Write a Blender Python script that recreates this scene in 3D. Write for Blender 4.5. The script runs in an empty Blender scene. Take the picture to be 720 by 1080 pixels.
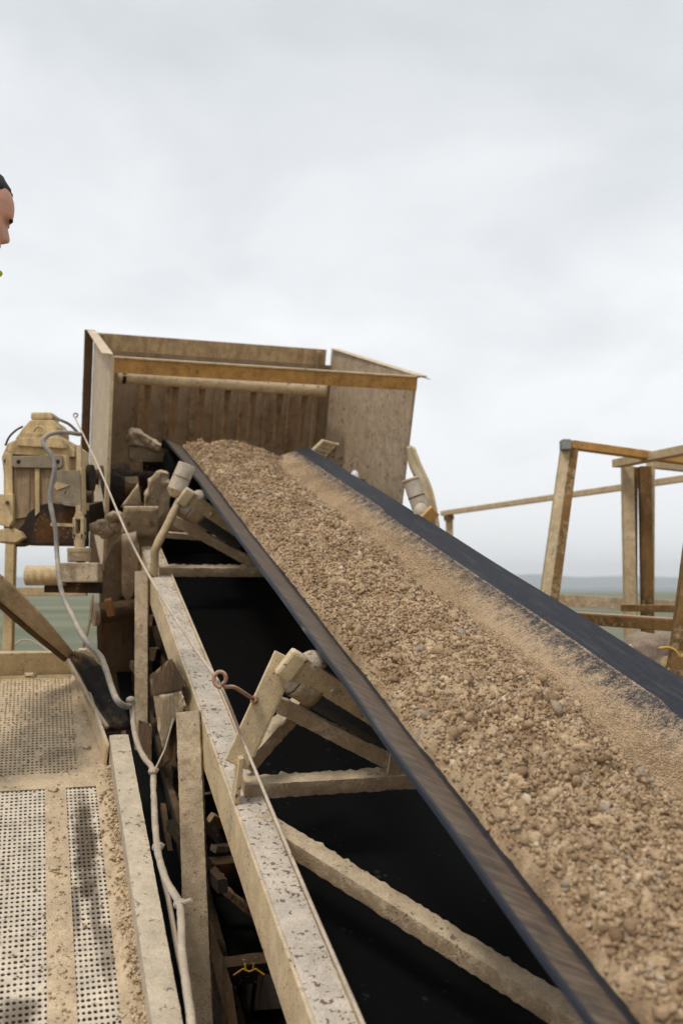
import bpy, bmesh, math, random
import numpy as np
from mathutils import Vector, Matrix, noise
random.seed(7); rng = np.random.default_rng(7)
S = bpy.context.scene
COL = S.collection
R_ = math.radians

# ------------------------------------------------------------------ camera, sky, sun
F = 1050.0; PITCH = math.atan(82 / F)
CAM = Vector((0, 0, 6.0))
cd = bpy.data.cameras.new('camera'); cam = bpy.data.objects.new('camera', cd); COL.objects.link(cam)
cam.location = CAM; cam.rotation_euler = (R_(90) + PITCH, 0, 0)
cd.sensor_fit = 'VERTICAL'; cd.sensor_height = 36; cd.lens = 35
cd.clip_start = 0.05; cd.clip_end = 60000
cd.dof.use_dof = True; cd.dof.focus_distance = 2.9; cd.dof.aperture_fstop = 3.2
S.camera = cam
SUN_ELEV, SUN_AZ = R_(58), R_(215)          # azimuth clockwise from +Y: sun behind and to the left
w = bpy.data.worlds.new('World'); S.world = w; w.use_nodes = True
nt = w.node_tree; N = nt.nodes; L = nt.links; N.clear()
def wn(t, **k):
    n = N.new(t)
    for a, v in k.items(): setattr(n, a, v)
    return n
out = wn('ShaderNodeOutputWorld'); bg = wn('ShaderNodeBackground'); bg.inputs[1].default_value = 0.1
sky = wn('ShaderNodeTexSky'); sky.sky_type = 'NISHITA'; sky.sun_disc = False
sky.sun_elevation = SUN_ELEV; sky.sun_rotation = SUN_AZ
tc = wn('ShaderNodeTexCoord'); sep = wn('ShaderNodeSeparateXYZ'); L.new(tc.outputs['Generated'], sep.inputs[0])
zc = wn('ShaderNodeMath', operation='MAXIMUM'); L.new(sep.outputs['Z'], zc.inputs[0]); zc.inputs[1].default_value = 0.0
za = wn('ShaderNodeMath', operation='ADD'); L.new(zc.outputs[0], za.inputs[0]); za.inputs[1].default_value = 0.28
dx = wn('ShaderNodeMath', operation='DIVIDE'); L.new(sep.outputs['X'], dx.inputs[0]); L.new(za.outputs[0], dx.inputs[1])
dy = wn('ShaderNodeMath', operation='DIVIDE'); L.new(sep.outputs['Y'], dy.inputs[0]); L.new(za.outputs[0], dy.inputs[1])
cb = wn('ShaderNodeCombineXYZ'); L.new(dx.outputs[0], cb.inputs[0]); L.new(dy.outputs[0], cb.inputs[1])
nz = wn('ShaderNodeTexNoise'); nz.inputs['Scale'].default_value = 2.1; nz.inputs['Detail'].default_value = 4.5
nz.inputs['Roughness'].default_value = 0.5; nz.inputs['Distortion'].default_value = 0.3
L.new(cb.outputs[0], nz.inputs['Vector'])
hz = wn('ShaderNodeMapRange'); L.new(sep.outputs['Z'], hz.inputs[0]); hz.inputs[1].default_value = 0.0; hz.inputs[2].default_value = 0.50
hz.inputs[3].default_value = 0.50; hz.inputs[4].default_value = -0.10
ad = wn('ShaderNodeMath', operation='ADD'); L.new(nz.outputs['Fac'], ad.inputs[0]); L.new(hz.outputs[0], ad.inputs[1])
cr = wn('ShaderNodeValToRGB'); L.new(ad.outputs[0], cr.inputs[0])
cr.color_ramp.elements[0].position = 0.30; cr.color_ramp.elements[0].color = (0.545, 0.575, 0.598, 1)
cr.color_ramp.elements[1].position = 0.80; cr.color_ramp.elements[1].color = (0.80, 0.81, 0.825, 1)
sc = wn('ShaderNodeVectorMath', operation='SCALE'); sc.inputs['Scale'].default_value = 10.0; L.new(cr.outputs[0], sc.inputs[0])
mx = wn('ShaderNodeMixRGB'); mx.inputs[0].default_value = 0.95; L.new(sky.outputs[0], mx.inputs[1]); L.new(sc.outputs[0], mx.inputs[2])
L.new(mx.outputs[0], bg.inputs[0]); L.new(bg.outputs[0], out.inputs[0])
sd = bpy.data.lights.new('sun', 'SUN'); sd.energy = 1.5; sd.angle = R_(10); sd.color = (1, 0.93, 0.82)
so = bpy.data.objects.new('sun', sd); COL.objects.link(so)
sdir = Vector((math.sin(SUN_AZ) * math.cos(SUN_ELEV), math.cos(SUN_AZ) * math.cos(SUN_ELEV), math.sin(SUN_ELEV)))
so.rotation_euler = sdir.to_track_quat('Z', 'Y').to_euler(); so.location = (0, 0, 30)
S.view_settings.view_transform = 'Standard'; S.view_settings.look = 'None'
S.view_settings.exposure = 0.37; S.view_settings.gamma = 1.0

# ------------------------------------------------------------------ surveying helpers
FW = Vector((0, math.cos(PITCH), math.sin(PITCH))); RT = Vector((1, 0, 0)); UP = Vector((0, -math.sin(PITCH), math.cos(PITCH)))
def ray(x, y): return RT * ((x - 360) / F) + UP * ((540 - y) / F) + FW
D = ray(42, 278).normalized()                      # the way the conveyor climbs (about 18 degrees)
CX = D.cross(Vector((0, 0, 1))).normalized()       # level, across the belt
NN = CX.cross(D)                                   # square to the belt
def B(a, t, h): return CAM + CX * a + D * t + NN * h       # belt frame: across, along, above
def A(x, y, **k):
    r = ray(x, y); key, v = list(k.items())[0]
    if key == 'Y': return CAM + r * (v / r.y)
    ax = {'a': CX, 't': D, 'h': NN}[key]
    return CAM + r * (v / ax.dot(r))
def bf(p):
    q = p - CAM; return q.dot(CX), q.dot(D), q.dot(NN)

# ------------------------------------------------------------------ materials
MATS = {}
def nodes(name):
    m = bpy.data.materials.new(name); m.use_nodes = True
    t = m.node_tree; b = t.nodes['Principled BSDF']
    MATS[name] = m
    return m, t, b
def mk(t, ty, ins=None, **k):
    n = t.nodes.new(ty)
    for a, v in k.items(): setattr(n, a, v)
    for i, v in (ins or {}).items():
        if hasattr(v, 'is_output') or isinstance(v, bpy.types.NodeSocket): t.links.new(v, n.inputs[i])
        else: n.inputs[i].default_value = v
    return n
def col4(c): return (c[0], c[1], c[2], 1)
def ramp(t, src, lo, hi):
    return mk(t, 'ShaderNodeMapRange', {0: src, 1: lo, 2: hi, 3: 0.0, 4: 1.0}, interpolation_type='SMOOTHSTEP').outputs[0]
def mixc(t, fac, a, b):
    n = t.nodes.new('ShaderNodeMixRGB')
    for i, v in ((0, fac), (1, a), (2, b)):
        if isinstance(v, bpy.types.NodeSocket): t.links.new(v, n.inputs[i])
        else: n.inputs[i].default_value = v if i == 0 else col4(v)
    return n.outputs[0]
def metal(name, paint, dust, rust=(0.16, 0.085, 0.04), dust_amt=0.5, rust_amt=0.3, chips=0.3, chipcol=(0.22, 0.17, 0.13), rough=0.75, bump=0.4, streak=0.0, grain=1.0, cs=75.0, sat=1.13):
    m, t, b = nodes(name)
    tc = mk(t, 'ShaderNodeTexCoord'); O = tc.outputs['Object']
    geo = mk(t, 'ShaderNodeNewGeometry'); sp = mk(t, 'ShaderNodeSeparateXYZ', {0: geo.outputs['Normal']})
    n1 = mk(t, 'ShaderNodeTexNoise', {'Vector': O, 'Scale': 5.0, 'Detail': 6.0, 'Roughness': 0.65})
    n2 = mk(t, 'ShaderNodeTexNoise', {'Vector': O, 'Scale': 38.0, 'Detail': 5.0, 'Roughness': 0.7})
    n3 = mk(t, 'ShaderNodeTexNoise', {'Vector': O, 'Scale': 260.0 * grain, 'Detail': 3.0})
    mp = mk(t, 'ShaderNodeMapping', {0: O}); mp.inputs['Scale'].default_value = (30, 30, 1.6)
    n4 = mk(t, 'ShaderNodeTexNoise', {'Vector': mp.outputs[0], 'Scale': 1.0, 'Detail': 5.0, 'Roughness': 0.6})
    c = mixc(t, ramp(t, n1.outputs[0], 0.62 - rust_amt * 0.4, 0.78 - rust_amt * 0.3), paint, rust)
    if streak: 
        fs = mk(t, 'ShaderNodeMath', {0: ramp(t, n4.outputs[0], 0.42, 0.68), 1: streak}, operation='MULTIPLY').outputs[0]
        c = mixc(t, fs, c, rust)
    up = mk(t, 'ShaderNodeMath', {0: sp.outputs['Z'], 1: 0.42}, operation='MULTIPLY').outputs[0]
    s = mk(t, 'ShaderNodeMath', {0: n2.outputs[0], 1: up}, operation='ADD').outputs[0]
    s = mk(t, 'ShaderNodeMath', {0: s, 1: n1.outputs[0]}, operation='ADD').outputs[0]
    df = ramp(t, s, 1.28 - dust_amt * 0.62, 1.55 - dust_amt * 0.62)
    c = mixc(t, df, c, dust)
    vz = mk(t, 'ShaderNodeTexNoise', {'Vector': O, 'Scale': cs * 1.25, 'Detail': 2.5, 'Roughness': 0.55, 'Distortion': 0.6})
    n5 = mk(t, 'ShaderNodeTexNoise', {'Vector': O, 'Scale': 9.0, 'Detail': 2.0})
    vn = mk(t, 'ShaderNodeMath', {0: n5.outputs[0], 1: 0.35, 2: vz.outputs[0]}, operation='MULTIPLY_ADD').outputs[0]
    ch = ramp(t, vn, 0.815 + (1 - chips) * 0.05, 0.845 + (1 - chips) * 0.05)
    c = mixc(t, ch, c, chipcol)
    n3r = mk(t, 'ShaderNodeMapRange', {0: n3.outputs[0], 1: 0.25, 2: 0.75, 3: 0.76, 4: 1.20}).outputs[0]
    n6 = mk(t, 'ShaderNodeTexNoise', {'Vector': O, 'Scale': 14.0, 'Detail': 5.0, 'Roughness': 0.7})
    n3r = mk(t, 'ShaderNodeMath', {0: n3r, 1: mk(t, 'ShaderNodeMapRange', {0: n6.outputs[0], 1: 0.30, 2: 0.68, 3: 0.74, 4: 1.16}).outputs[0]}, operation='MULTIPLY').outputs[0]
    hs = mk(t, 'ShaderNodeHueSaturation', {'Color': c, 'Value': n3r, 'Saturation': sat})
    t.links.new(hs.outputs[0], b.inputs['Base Color']); b.inputs['Roughness'].default_value = rough; b.inputs['Specular IOR Level'].default_value = 0.22
    bs = mk(t, 'ShaderNodeMath', {0: n2.outputs[0], 1: n3.outputs[0]}, operation='ADD').outputs[0]
    bs = mk(t, 'ShaderNodeMath', {0: bs, 1: ch}, operation='SUBTRACT').outputs[0]
    bp = mk(t, 'ShaderNodeBump', {'Height': bs, 'Strength': bump, 'Distance': 0.004})
    t.links.new(bp.outputs[0], b.inputs['Normal'])
    return m
CREAM = metal('cream_paint', (0.64, 0.51, 0.34), (0.62, 0.51, 0.385), dust_amt=0.52, rust_amt=0.05, cs=55.0, chips=0.6, chipcol=(0.20, 0.15, 0.12))
GREYD = metal('grey_dusted_steel', (0.45, 0.40, 0.35), (0.60, 0.52, 0.43), dust_amt=0.62, rust_amt=0.0, chips=1.5, cs=60.0, chipcol=(0.19, 0.14, 0.115), sat=1.0)
CAKED = metal('mud_caked_steel', (0.40, 0.305, 0.21), (0.57, 0.465, 0.34), dust_amt=0.62, rust_amt=0.0, chips=0.15, rough=0.95, bump=0.9)
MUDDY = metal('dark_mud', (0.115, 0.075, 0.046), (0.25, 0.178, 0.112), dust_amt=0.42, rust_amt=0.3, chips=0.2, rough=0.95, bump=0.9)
ORANGE = metal('ochre_beam', (0.52, 0.31, 0.135), (0.55, 0.385, 0.23), rust=(0.30, 0.18, 0.085), dust_amt=0.42, rust_amt=0.25, chips=0.4, chipcol=(0.17, 0.10, 0.06), streak=0.25)
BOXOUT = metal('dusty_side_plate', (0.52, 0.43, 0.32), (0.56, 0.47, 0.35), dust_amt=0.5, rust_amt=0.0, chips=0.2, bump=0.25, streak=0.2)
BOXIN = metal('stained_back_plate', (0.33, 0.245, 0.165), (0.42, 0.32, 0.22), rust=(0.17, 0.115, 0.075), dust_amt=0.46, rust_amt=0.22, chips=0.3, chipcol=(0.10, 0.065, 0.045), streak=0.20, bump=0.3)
BOXTOP = metal('ochre_back_strip', (0.52, 0.38, 0.23), (0.58, 0.45, 0.30), rust=(0.24, 0.16, 0.10), dust_amt=0.42, rust_amt=0.2, chips=0.2, streak=0.6, bump=0.3)
RIBM = metal('rust_brown_rib', (0.30, 0.20, 0.12), (0.42, 0.31, 0.20), rust=(0.17, 0.10, 0.06), dust_amt=0.36, rust_amt=0.3, chips=0.2, bump=0.8)
MOTORP = metal('motor_brown_panel', (0.34, 0.25, 0.165), (0.42, 0.32, 0.22), rust=(0.15, 0.10, 0.065), dust_amt=0.35, rust_amt=0.3, chips=0.1, streak=0.8)
BOXR = metal('pitted_right_plate', (0.43, 0.34, 0.25), (0.48, 0.385, 0.28), rust=(0.20, 0.13, 0.085), dust_amt=0.5, rust_amt=0.12, chips=1.0, chipcol=(0.14, 0.09, 0.065), cs=30.0, streak=0.18, bump=0.35)
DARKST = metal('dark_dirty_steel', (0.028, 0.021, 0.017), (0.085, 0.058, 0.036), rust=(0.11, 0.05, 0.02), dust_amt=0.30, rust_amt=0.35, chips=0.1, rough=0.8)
BROWNW = metal('brown_rail_paint', (0.20, 0.12, 0.055), (0.36, 0.26, 0.155), rust=(0.09, 0.05, 0.025), dust_amt=0.36, rust_amt=0.4, chips=0.4, streak=0.5)
RAILTAN = metal('tan_rail_paint', (0.50, 0.39, 0.255), (0.57, 0.47, 0.335), dust_amt=0.5, rust_amt=0.05, chips=0.25)
YELLOWT = metal('yellow_toe_board_paint', (0.56, 0.43, 0.26), (0.53, 0.43, 0.31), dust_amt=0.4, rust_amt=0.0, chips=0.15)
DECK = metal('dust_coated_deck', (0.46, 0.345, 0.22), (0.60, 0.475, 0.335), rust=(0.37, 0.26, 0.16), dust_amt=0.50, rust_amt=0.3, chips=0.2, chipcol=(0.27, 0.20, 0.13), bump=1.0)
DECKN = metal('bare_perforated_plate', (0.48, 0.435, 0.38), (0.63, 0.545, 0.44), rust=(0.25, 0.215, 0.18), dust_amt=0.45, rust_amt=0.25, chips=0.35, chipcol=(0.15, 0.13, 0.12), bump=0.35)
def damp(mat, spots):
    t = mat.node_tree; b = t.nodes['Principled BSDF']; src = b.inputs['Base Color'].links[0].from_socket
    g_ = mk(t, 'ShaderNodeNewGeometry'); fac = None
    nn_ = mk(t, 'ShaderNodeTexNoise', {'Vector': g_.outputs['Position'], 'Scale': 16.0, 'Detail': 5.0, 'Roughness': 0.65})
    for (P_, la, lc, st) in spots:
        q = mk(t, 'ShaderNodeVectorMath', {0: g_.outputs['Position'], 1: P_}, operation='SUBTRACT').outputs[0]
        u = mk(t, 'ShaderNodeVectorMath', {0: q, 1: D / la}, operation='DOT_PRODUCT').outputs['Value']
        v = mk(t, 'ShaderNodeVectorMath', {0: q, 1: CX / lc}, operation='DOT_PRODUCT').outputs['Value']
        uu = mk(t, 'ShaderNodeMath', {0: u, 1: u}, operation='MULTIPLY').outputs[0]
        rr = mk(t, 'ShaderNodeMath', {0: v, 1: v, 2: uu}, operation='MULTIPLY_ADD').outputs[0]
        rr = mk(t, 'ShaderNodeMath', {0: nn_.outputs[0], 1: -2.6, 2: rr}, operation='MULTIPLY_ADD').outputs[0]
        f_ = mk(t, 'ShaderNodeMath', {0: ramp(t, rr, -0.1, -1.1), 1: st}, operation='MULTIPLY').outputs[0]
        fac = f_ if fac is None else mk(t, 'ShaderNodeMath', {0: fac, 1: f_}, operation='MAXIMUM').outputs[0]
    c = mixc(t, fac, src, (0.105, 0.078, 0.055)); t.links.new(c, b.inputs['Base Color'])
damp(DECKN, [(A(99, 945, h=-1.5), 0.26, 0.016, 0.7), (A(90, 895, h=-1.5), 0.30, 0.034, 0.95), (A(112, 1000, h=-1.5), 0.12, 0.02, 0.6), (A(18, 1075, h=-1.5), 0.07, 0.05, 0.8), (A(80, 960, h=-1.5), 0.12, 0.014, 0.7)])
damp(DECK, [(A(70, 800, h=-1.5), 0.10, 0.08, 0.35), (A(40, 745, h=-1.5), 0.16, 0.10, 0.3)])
MOTORM = metal('motor_cream_paint', (0.62, 0.475, 0.29), (0.62, 0.50, 0.34), rust=(0.24, 0.155, 0.085), dust_amt=0.40, rust_amt=0.25, chips=0.25, streak=0.45, bump=0.4)
MOTORG = metal('motor_grey_plate', (0.27, 0.225, 0.165), (0.38, 0.305, 0.22), dust_amt=0.42, rust_amt=0.0, chips=0.2)
ROPEM = metal('pale_rope', (0.52, 0.42, 0.34), (0.56, 0.47, 0.38), rust=(0.3, 0.17, 0.12), dust_amt=0.6, rust_amt=0.25, chips=0.0)
CABLEM = metal('grey_cable_sheath', (0.27, 0.255, 0.245), (0.42, 0.36, 0.285), dust_amt=0.45, rust_amt=0.0, chips=0.2)
CONDM = metal('pale_conduit', (0.42, 0.40, 0.375), (0.47, 0.395, 0.31), dust_amt=0.50, rust_amt=0.0, chips=0.3)
HOOKM = metal('pink_rust_rod', (0.38, 0.22, 0.16), (0.46, 0.335, 0.25), dust_amt=0.4, rust_amt=0.2, chips=0.1)
ROLLERM = metal('dusted_roller_cap', (0.50, 0.44, 0.37), (0.55, 0.47, 0.38), dust_amt=0.6, rust_amt=0.0, chips=0.2, bump=0.6)
GREYCAP = metal('bare_grey_corner', (0.27, 0.27, 0.26), (0.36, 0.33, 0.29), dust_amt=0.4, rust_amt=0.1, chips=0.5)
YELRUST = metal('yellow_rust_bracket', (0.60, 0.34, 0.03), (0.4, 0.25, 0.08), dust_amt=0.25, rust_amt=0.5, chips=0.3)
STRAPM = metal('tan_fibre_strap', (0.48, 0.35, 0.215), (0.60, 0.47, 0.315), rust=(0.15, 0.09, 0.05), dust_amt=0.45, rust_amt=0.3, chips=0.1, bump=0.8)
FLAPM = metal('void_black_flap', (0.018, 0.014, 0.012), (0.09, 0.065, 0.045), dust_amt=0.08, rust_amt=0.3, chips=0.2, bump=1.0)
STONEM = metal('grey_sacking', (0.26, 0.20, 0.165), (0.33, 0.26, 0.20), dust_amt=0.45, rust_amt=0.0, chips=0.1, bump=0.7)
SACKG = metal('olive_sacking', (0.22, 0.19, 0.10), (0.35, 0.28, 0.17), dust_amt=0.4, rust_amt=0.0, chips=0.1, bump=0.7)
WHITEP = metal('white_enamel', (0.74, 0.74, 0.74), (0.66, 0.63, 0.58), dust_amt=0.25, rust_amt=0, chips=0.0, rough=0.4, bump=0.05)
def plain(name, c, rough=0.6, spec=0.5):
    m, t, b = nodes(name)
    tc = mk(t, 'ShaderNodeTexCoord')
    n = mk(t, 'ShaderNodeTexNoise', {'Vector': tc.outputs['Object'], 'Scale': 40.0, 'Detail': 4.0})
    r = mk(t, 'ShaderNodeMapRange', {0: n.outputs[0], 1: 0.3, 2: 0.7, 3: 0.85, 4: 1.12}).outputs[0]
    hs = mk(t, 'ShaderNodeHueSaturation', {'Color': col4(c), 'Value': r})
    t.links.new(hs.outputs[0], b.inputs['Base Color']); b.inputs['Roughness'].default_value = rough
    b.inputs['Specular IOR Level'].default_value = spec
    return m
BLACKR = plain('black_rubber_and_shade', (0.006, 0.006, 0.006), 0.7, 0.1)  # pulley rubber, and the added sheets that darken the belly
ROLLSH = plain('dark_roller_shell', (0.03, 0.03, 0.033), 0.45)
HOLE = plain('bolt_hole_dark', (0.02, 0.015, 0.012), 0.8)
SKIN = plain('skin', (0.58, 0.30, 0.20), 0.6)
HAIR = plain('dark_hair', (0.018, 0.014, 0.012), 0.7)
EYEM = plain('eye', (0.10, 0.08, 0.07), 0.2)
LIPM = plain('lips', (0.40, 0.16, 0.12), 0.5)
HIVIS = plain('hi_vis_yellow', (0.62, 0.72, 0.04), 0.8)
TROUS = plain('navy_trousers', (0.03, 0.04, 0.07), 0.9)
BOOTM = plain('leather_boots', (0.10, 0.06, 0.03), 0.7)
REDW = plain('red_cord', (0.45, 0.10, 0.05), 0.6)
YELW = plain('yellow_cord', (0.50, 0.30, 0.06), 0.7)
# belt: rubber with dust amount carried by the mesh
m, t, b = nodes('dusty_belt_rubber'); BELTM = m
at = mk(t, 'ShaderNodeAttribute', attribute_name='dust'); uv = mk(t, 'ShaderNodeUVMap')
f1 = mk(t, 'ShaderNodeTexNoise', {'Vector': uv.outputs[0], 'Scale': 300.0, 'Detail': 4.0, 'Roughness': 0.7})
f2 = mk(t, 'ShaderNodeTexNoise', {'Vector': uv.outputs[0], 'Scale': 95.0, 'Detail': 4.0, 'Roughness': 0.7})
f3 = mk(t, 'ShaderNodeTexNoise', {'Vector': uv.outputs[0], 'Scale': 26.0, 'Detail': 4.0})
mp = mk(t, 'ShaderNodeMapping', {0: uv.outputs[0]}); mp.inputs['Scale'].default_value = (70, 3.5, 1)
f4 = mk(t, 'ShaderNodeTexNoise', {'Vector': mp.outputs[0], 'Scale': 1.0, 'Detail': 5.0, 'Roughness': 0.7})
s = mk(t, 'ShaderNodeMath', {0: f1.outputs[0], 1: 0.75}, operation='MULTIPLY').outputs[0]
s = mk(t, 'ShaderNodeMath', {0: f2.outputs[0], 1: 0.55, 2: s}, operation='MULTIPLY_ADD').outputs[0]
s = mk(t, 'ShaderNodeMath', {0: f3.outputs[0], 1: 0.40, 2: s}, operation='MULTIPLY_ADD').outputs[0]
s = mk(t, 'ShaderNodeMath', {0: at.outputs['Fac'], 1: 1.0, 2: s}, operation='MULTIPLY_ADD').outputs[0]
df = ramp(t, s, 1.14, 1.40)
rub = mixc(t, ramp(t, f4.outputs[0], 0.50, 0.72), (0.012, 0.017, 0.028), (0.045, 0.048, 0.056))
at2 = mk(t, 'ShaderNodeAttribute', attribute_name='film')
mp2 = mk(t, 'ShaderNodeMapping', {0: uv.outputs[0]}); mp2.inputs['Scale'].default_value = (10, 75, 1)
f6 = mk(t, 'ShaderNodeTexNoise', {'Vector': mp2.outputs[0], 'Scale': 1.0, 'Detail': 4.0, 'Roughness': 0.7})
mp3 = mk(t, 'ShaderNodeMapping', {0: uv.outputs[0]}); mp3.inputs['Scale'].default_value = (150, 4.5, 1)
f7 = mk(t, 'ShaderNodeTexNoise', {'Vector': mp3.outputs[0], 'Scale': 1.0, 'Detail': 3.0, 'Roughness': 0.6})
sx_ = mk(t, 'ShaderNodeSeparateXYZ', {0: uv.outputs[0]}); lf_ = mk(t, 'ShaderNodeMapRange', {0: sx_.outputs[0], 1: 1.0, 2: 1.2, 3: 0.6, 4: 0.10}).outputs[0]
rub = mixc(t, mk(t, 'ShaderNodeMath', {0: ramp(t, f7.outputs[0], 0.60, 0.72), 1: lf_}, operation='MULTIPLY').outputs[0], rub, (0.26, 0.255, 0.25))
bf_ = mk(t, 'ShaderNodeMath', {0: at2.outputs['Fac'], 1: ramp(t, f4.outputs[0], 0.12, 0.50)}, operation='MULTIPLY').outputs[0]
film = mixc(t, ramp(t, f6.outputs[0], 0.35, 0.68), (0.062, 0.044, 0.032), (0.17, 0.122, 0.085))
rub = mixc(t, bf_, rub, film)
c = mixc(t, df, rub, (0.44, 0.32, 0.205))
t.links.new(c, b.inputs['Base Color'])
rr = mk(t, 'ShaderNodeMapRange', {0: df, 3: 0.50, 4: 0.95}).outputs[0]; t.links.new(rr, b.inputs['Roughness'])
bp = mk(t, 'ShaderNodeBump', {'Height': s, 'Strength': 0.35, 'Distance': 0.004}); t.links.new(bp.outputs[0], b.inputs['Normal']); b.inputs['Specular IOR Level'].default_value = 0.22
# wet return belt
m, t, b = nodes('wet_black_rubber'); WETM = m
tc = mk(t, 'ShaderNodeTexCoord')
v = mk(t, 'ShaderNodeTexVoronoi', {'Vector': tc.outputs['Object'], 'Scale': 30.0}); n = mk(t, 'ShaderNodeTexNoise', {'Vector': tc.outputs['Object'], 'Scale': 9.0, 'Detail': 3.0})
q = mk(t, 'ShaderNodeMath', {0: v.outputs['Distance'], 1: n.outputs[0]}, operation='SUBTRACT').outputs[0]
dr = ramp(t, q, -0.38, -0.52)
t.links.new(mixc(t, dr, (0.004, 0.004, 0.0045), (0.02, 0.02, 0.022)), b.inputs['Base Color']); b.inputs['Roughness'].default_value = 0.5; b.inputs['Specular IOR Level'].default_value = 0.10
bp = mk(t, 'ShaderNodeBump', {'Height': dr, 'Strength': 0.5, 'Distance': 0.003}); t.links.new(bp.outputs[0], b.inputs['Normal'])
# gravel
m, t, b = nodes('damp_crushed_gravel'); GRAVM = m
at = mk(t, 'ShaderNodeAttribute', attribute_name='tone'); tc = mk(t, 'ShaderNodeTexCoord')
n1 = mk(t, 'ShaderNodeTexNoise', {'Vector': tc.outputs['Object'], 'Scale': 7.0, 'Detail': 4.0, 'Roughness': 0.6})
n2 = mk(t, 'ShaderNodeTexNoise', {'Vector': tc.outputs['Object'], 'Scale': 180.0, 'Detail': 4.0, 'Roughness': 0.7})
cr = mk(t, 'ShaderNodeValToRGB', {0: at.outputs['Fac']}); e = cr.color_ramp.elements
e[0].position = 0.0; e[0].color = (0.24, 0.165, 0.105, 1); e[1].position = 1.0; e[1].color = (0.68, 0.54, 0.39, 1)
for p, cc in ((0.3, (0.395, 0.278, 0.180)), (0.6, (0.530, 0.396, 0.258)), (0.8, (0.60, 0.45, 0.305)), (0.95, (0.36, 0.32, 0.27))):
    x = e.new(p); x.color = col4(cc)
c = mixc(t, mk(t, 'ShaderNodeMath', {0: ramp(t, n1.outputs[0], 0.42, 0.66), 1: 0.42}, operation='MULTIPLY').outputs[0], cr.outputs[0], (0.24, 0.15, 0.085))
vr = mk(t, 'ShaderNodeMapRange', {0: n2.outputs[0], 1: 0.3, 2: 0.7, 3: 0.72, 4: 1.22}).outputs[0]
hs = mk(t, 'ShaderNodeHueSaturation', {'Color': c, 'Value': vr, 'Saturation': 1.07})
t.links.new(hs.outputs[0], b.inputs['Base Color']); b.inputs['Roughness'].default_value = 0.95; b.inputs['Specular IOR Level'].default_value = 0.2
bp = mk(t, 'ShaderNodeBump', {'Height': n2.outputs[0], 'Strength': 0.8, 'Distance': 0.004}); t.links.new(bp.outputs[0], b.inputs['Normal'])
# ground and hills
m, t, b = nodes('moorland_ground'); GROUNDM = m
tc = mk(t, 'ShaderNodeTexCoord'); g = mk(t, 'ShaderNodeNewGeometry')
mp = mk(t, 'ShaderNodeMapping', {0: g.outputs['Position']}); mp.inputs['Scale'].default_value = (0.004, 0.02, 0.01)
n1 = mk(t, 'ShaderNodeTexNoise', {'Vector': mp.outputs[0], 'Scale': 1.0, 'Detail': 6.0, 'Roughness': 0.65})
n2 = mk(t, 'ShaderNodeTexNoise', {'Vector': g.outputs['Position'], 'Scale': 0.35, 'Detail': 6.0, 'Roughness': 0.7})
cr = mk(t, 'ShaderNodeValToRGB', {0: n1.outputs[0]}); e = cr.color_ramp.elements
e[0].position = 0.32; e[0].color = (0.095, 0.12, 0.075, 1); e[1].position = 0.7; e[1].color = (0.29, 0.275, 0.185, 1)
x = e.new(0.5); x.color = (0.175, 0.185, 0.125, 1)
c = mixc(t, mk(t, 'ShaderNodeMath', {0: ramp(t, n2.outputs[0], 0.4, 0.7), 1: 0.4}, operation='MULTIPLY').outputs[0], cr.outputs[0], (0.13, 0.12, 0.07))
ln = mk(t, 'ShaderNodeVectorMath', {0: g.outputs['Position']}, operation='LENGTH').outputs['Value']
nn = mk(t, 'ShaderNodeMath', {0: n2.outputs[0], 1: 40.0, 2: ln}, operation='MULTIPLY_ADD').outputs[0]
c = mixc(t, ramp(t, nn, 60.0, 90.0), (0.24, 0.175, 0.115), c)
t.links.new(c, b.inputs['Base Color']); b.inputs['Roughness'].default_value = 1.0; b.inputs['Specular IOR Level'].default_value = 0.1
HILLM = plain('far_hill_hazed', (0.22, 0.25, 0.255), 1.0, 0.05)  # paler and bluer than real slopes: distance haze put into the colour

# ------------------------------------------------------------------ mesh helpers
def link(o, parent=None, loc=None):
    COL.objects.link(o)
    if parent is not None: o.parent = parent
    elif loc is not None: o.location = loc
    return o
def thing(name, label, cat, loc, group=None):
    o = bpy.data.objects.new(name, None); o.empty_display_size = 0.1
    COL.objects.link(o); o.location = loc; o['label'] = label; o['category'] = cat; o['origin'] = list(loc)
    if group: o['group'] = group
    return o
def origin(p):
    v = Vector((0, 0, 0))
    while p is not None: v += p.location; p = p.parent
    return v
def obj(name, bm, mat, parent=None, smooth=False, bevel=0.0, label=None, loc=None):
    """bm is in world coordinates; the mesh is stored relative to the thing's base"""
    off = origin(parent) if parent is not None else (Vector(loc) if loc is not None else Vector((0, 0, 0)))
    bmesh.ops.recalc_face_normals(bm, faces=bm.faces)
    bmesh.ops.translate(bm, verts=bm.verts, vec=-off)
    me = bpy.data.meshes.new(name); bm.to_mesh(me); bm.free()
    me.materials.append(mat)
    if smooth:
        for p in me.polygons: p.use_smooth = True
    o = bpy.data.objects.new(name, me); link(o, parent, loc)
    if not smooth and not bevel and len(me.polygons) > 200 and mat is not GRAVM:
        for p in me.polygons: p.use_smooth = True
        md = o.modifiers.new('split', 'EDGE_SPLIT'); md.split_angle = R_(42)
    if bevel:
        md = o.modifiers.new('bevel', 'BEVEL'); md.width = bevel; md.segments = 2; md.limit_method = 'ANGLE'; md.angle_limit = R_(40)
    if label: o['label'] = label
    return o
def tag(o, label, cat, group=None, kind=None):
    if label: o['label'] = label
    if cat: o['category'] = cat
    if group: o['group'] = group
    if kind: o['kind'] = kind
    return o
def frame(p0, p1, side):
    """axis, w direction (closest to side), v direction"""
    z = (p1 - p0).normalized(); x = (side - z * side.dot(z)).normalized(); y = z.cross(x)
    return z, x, y
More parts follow.
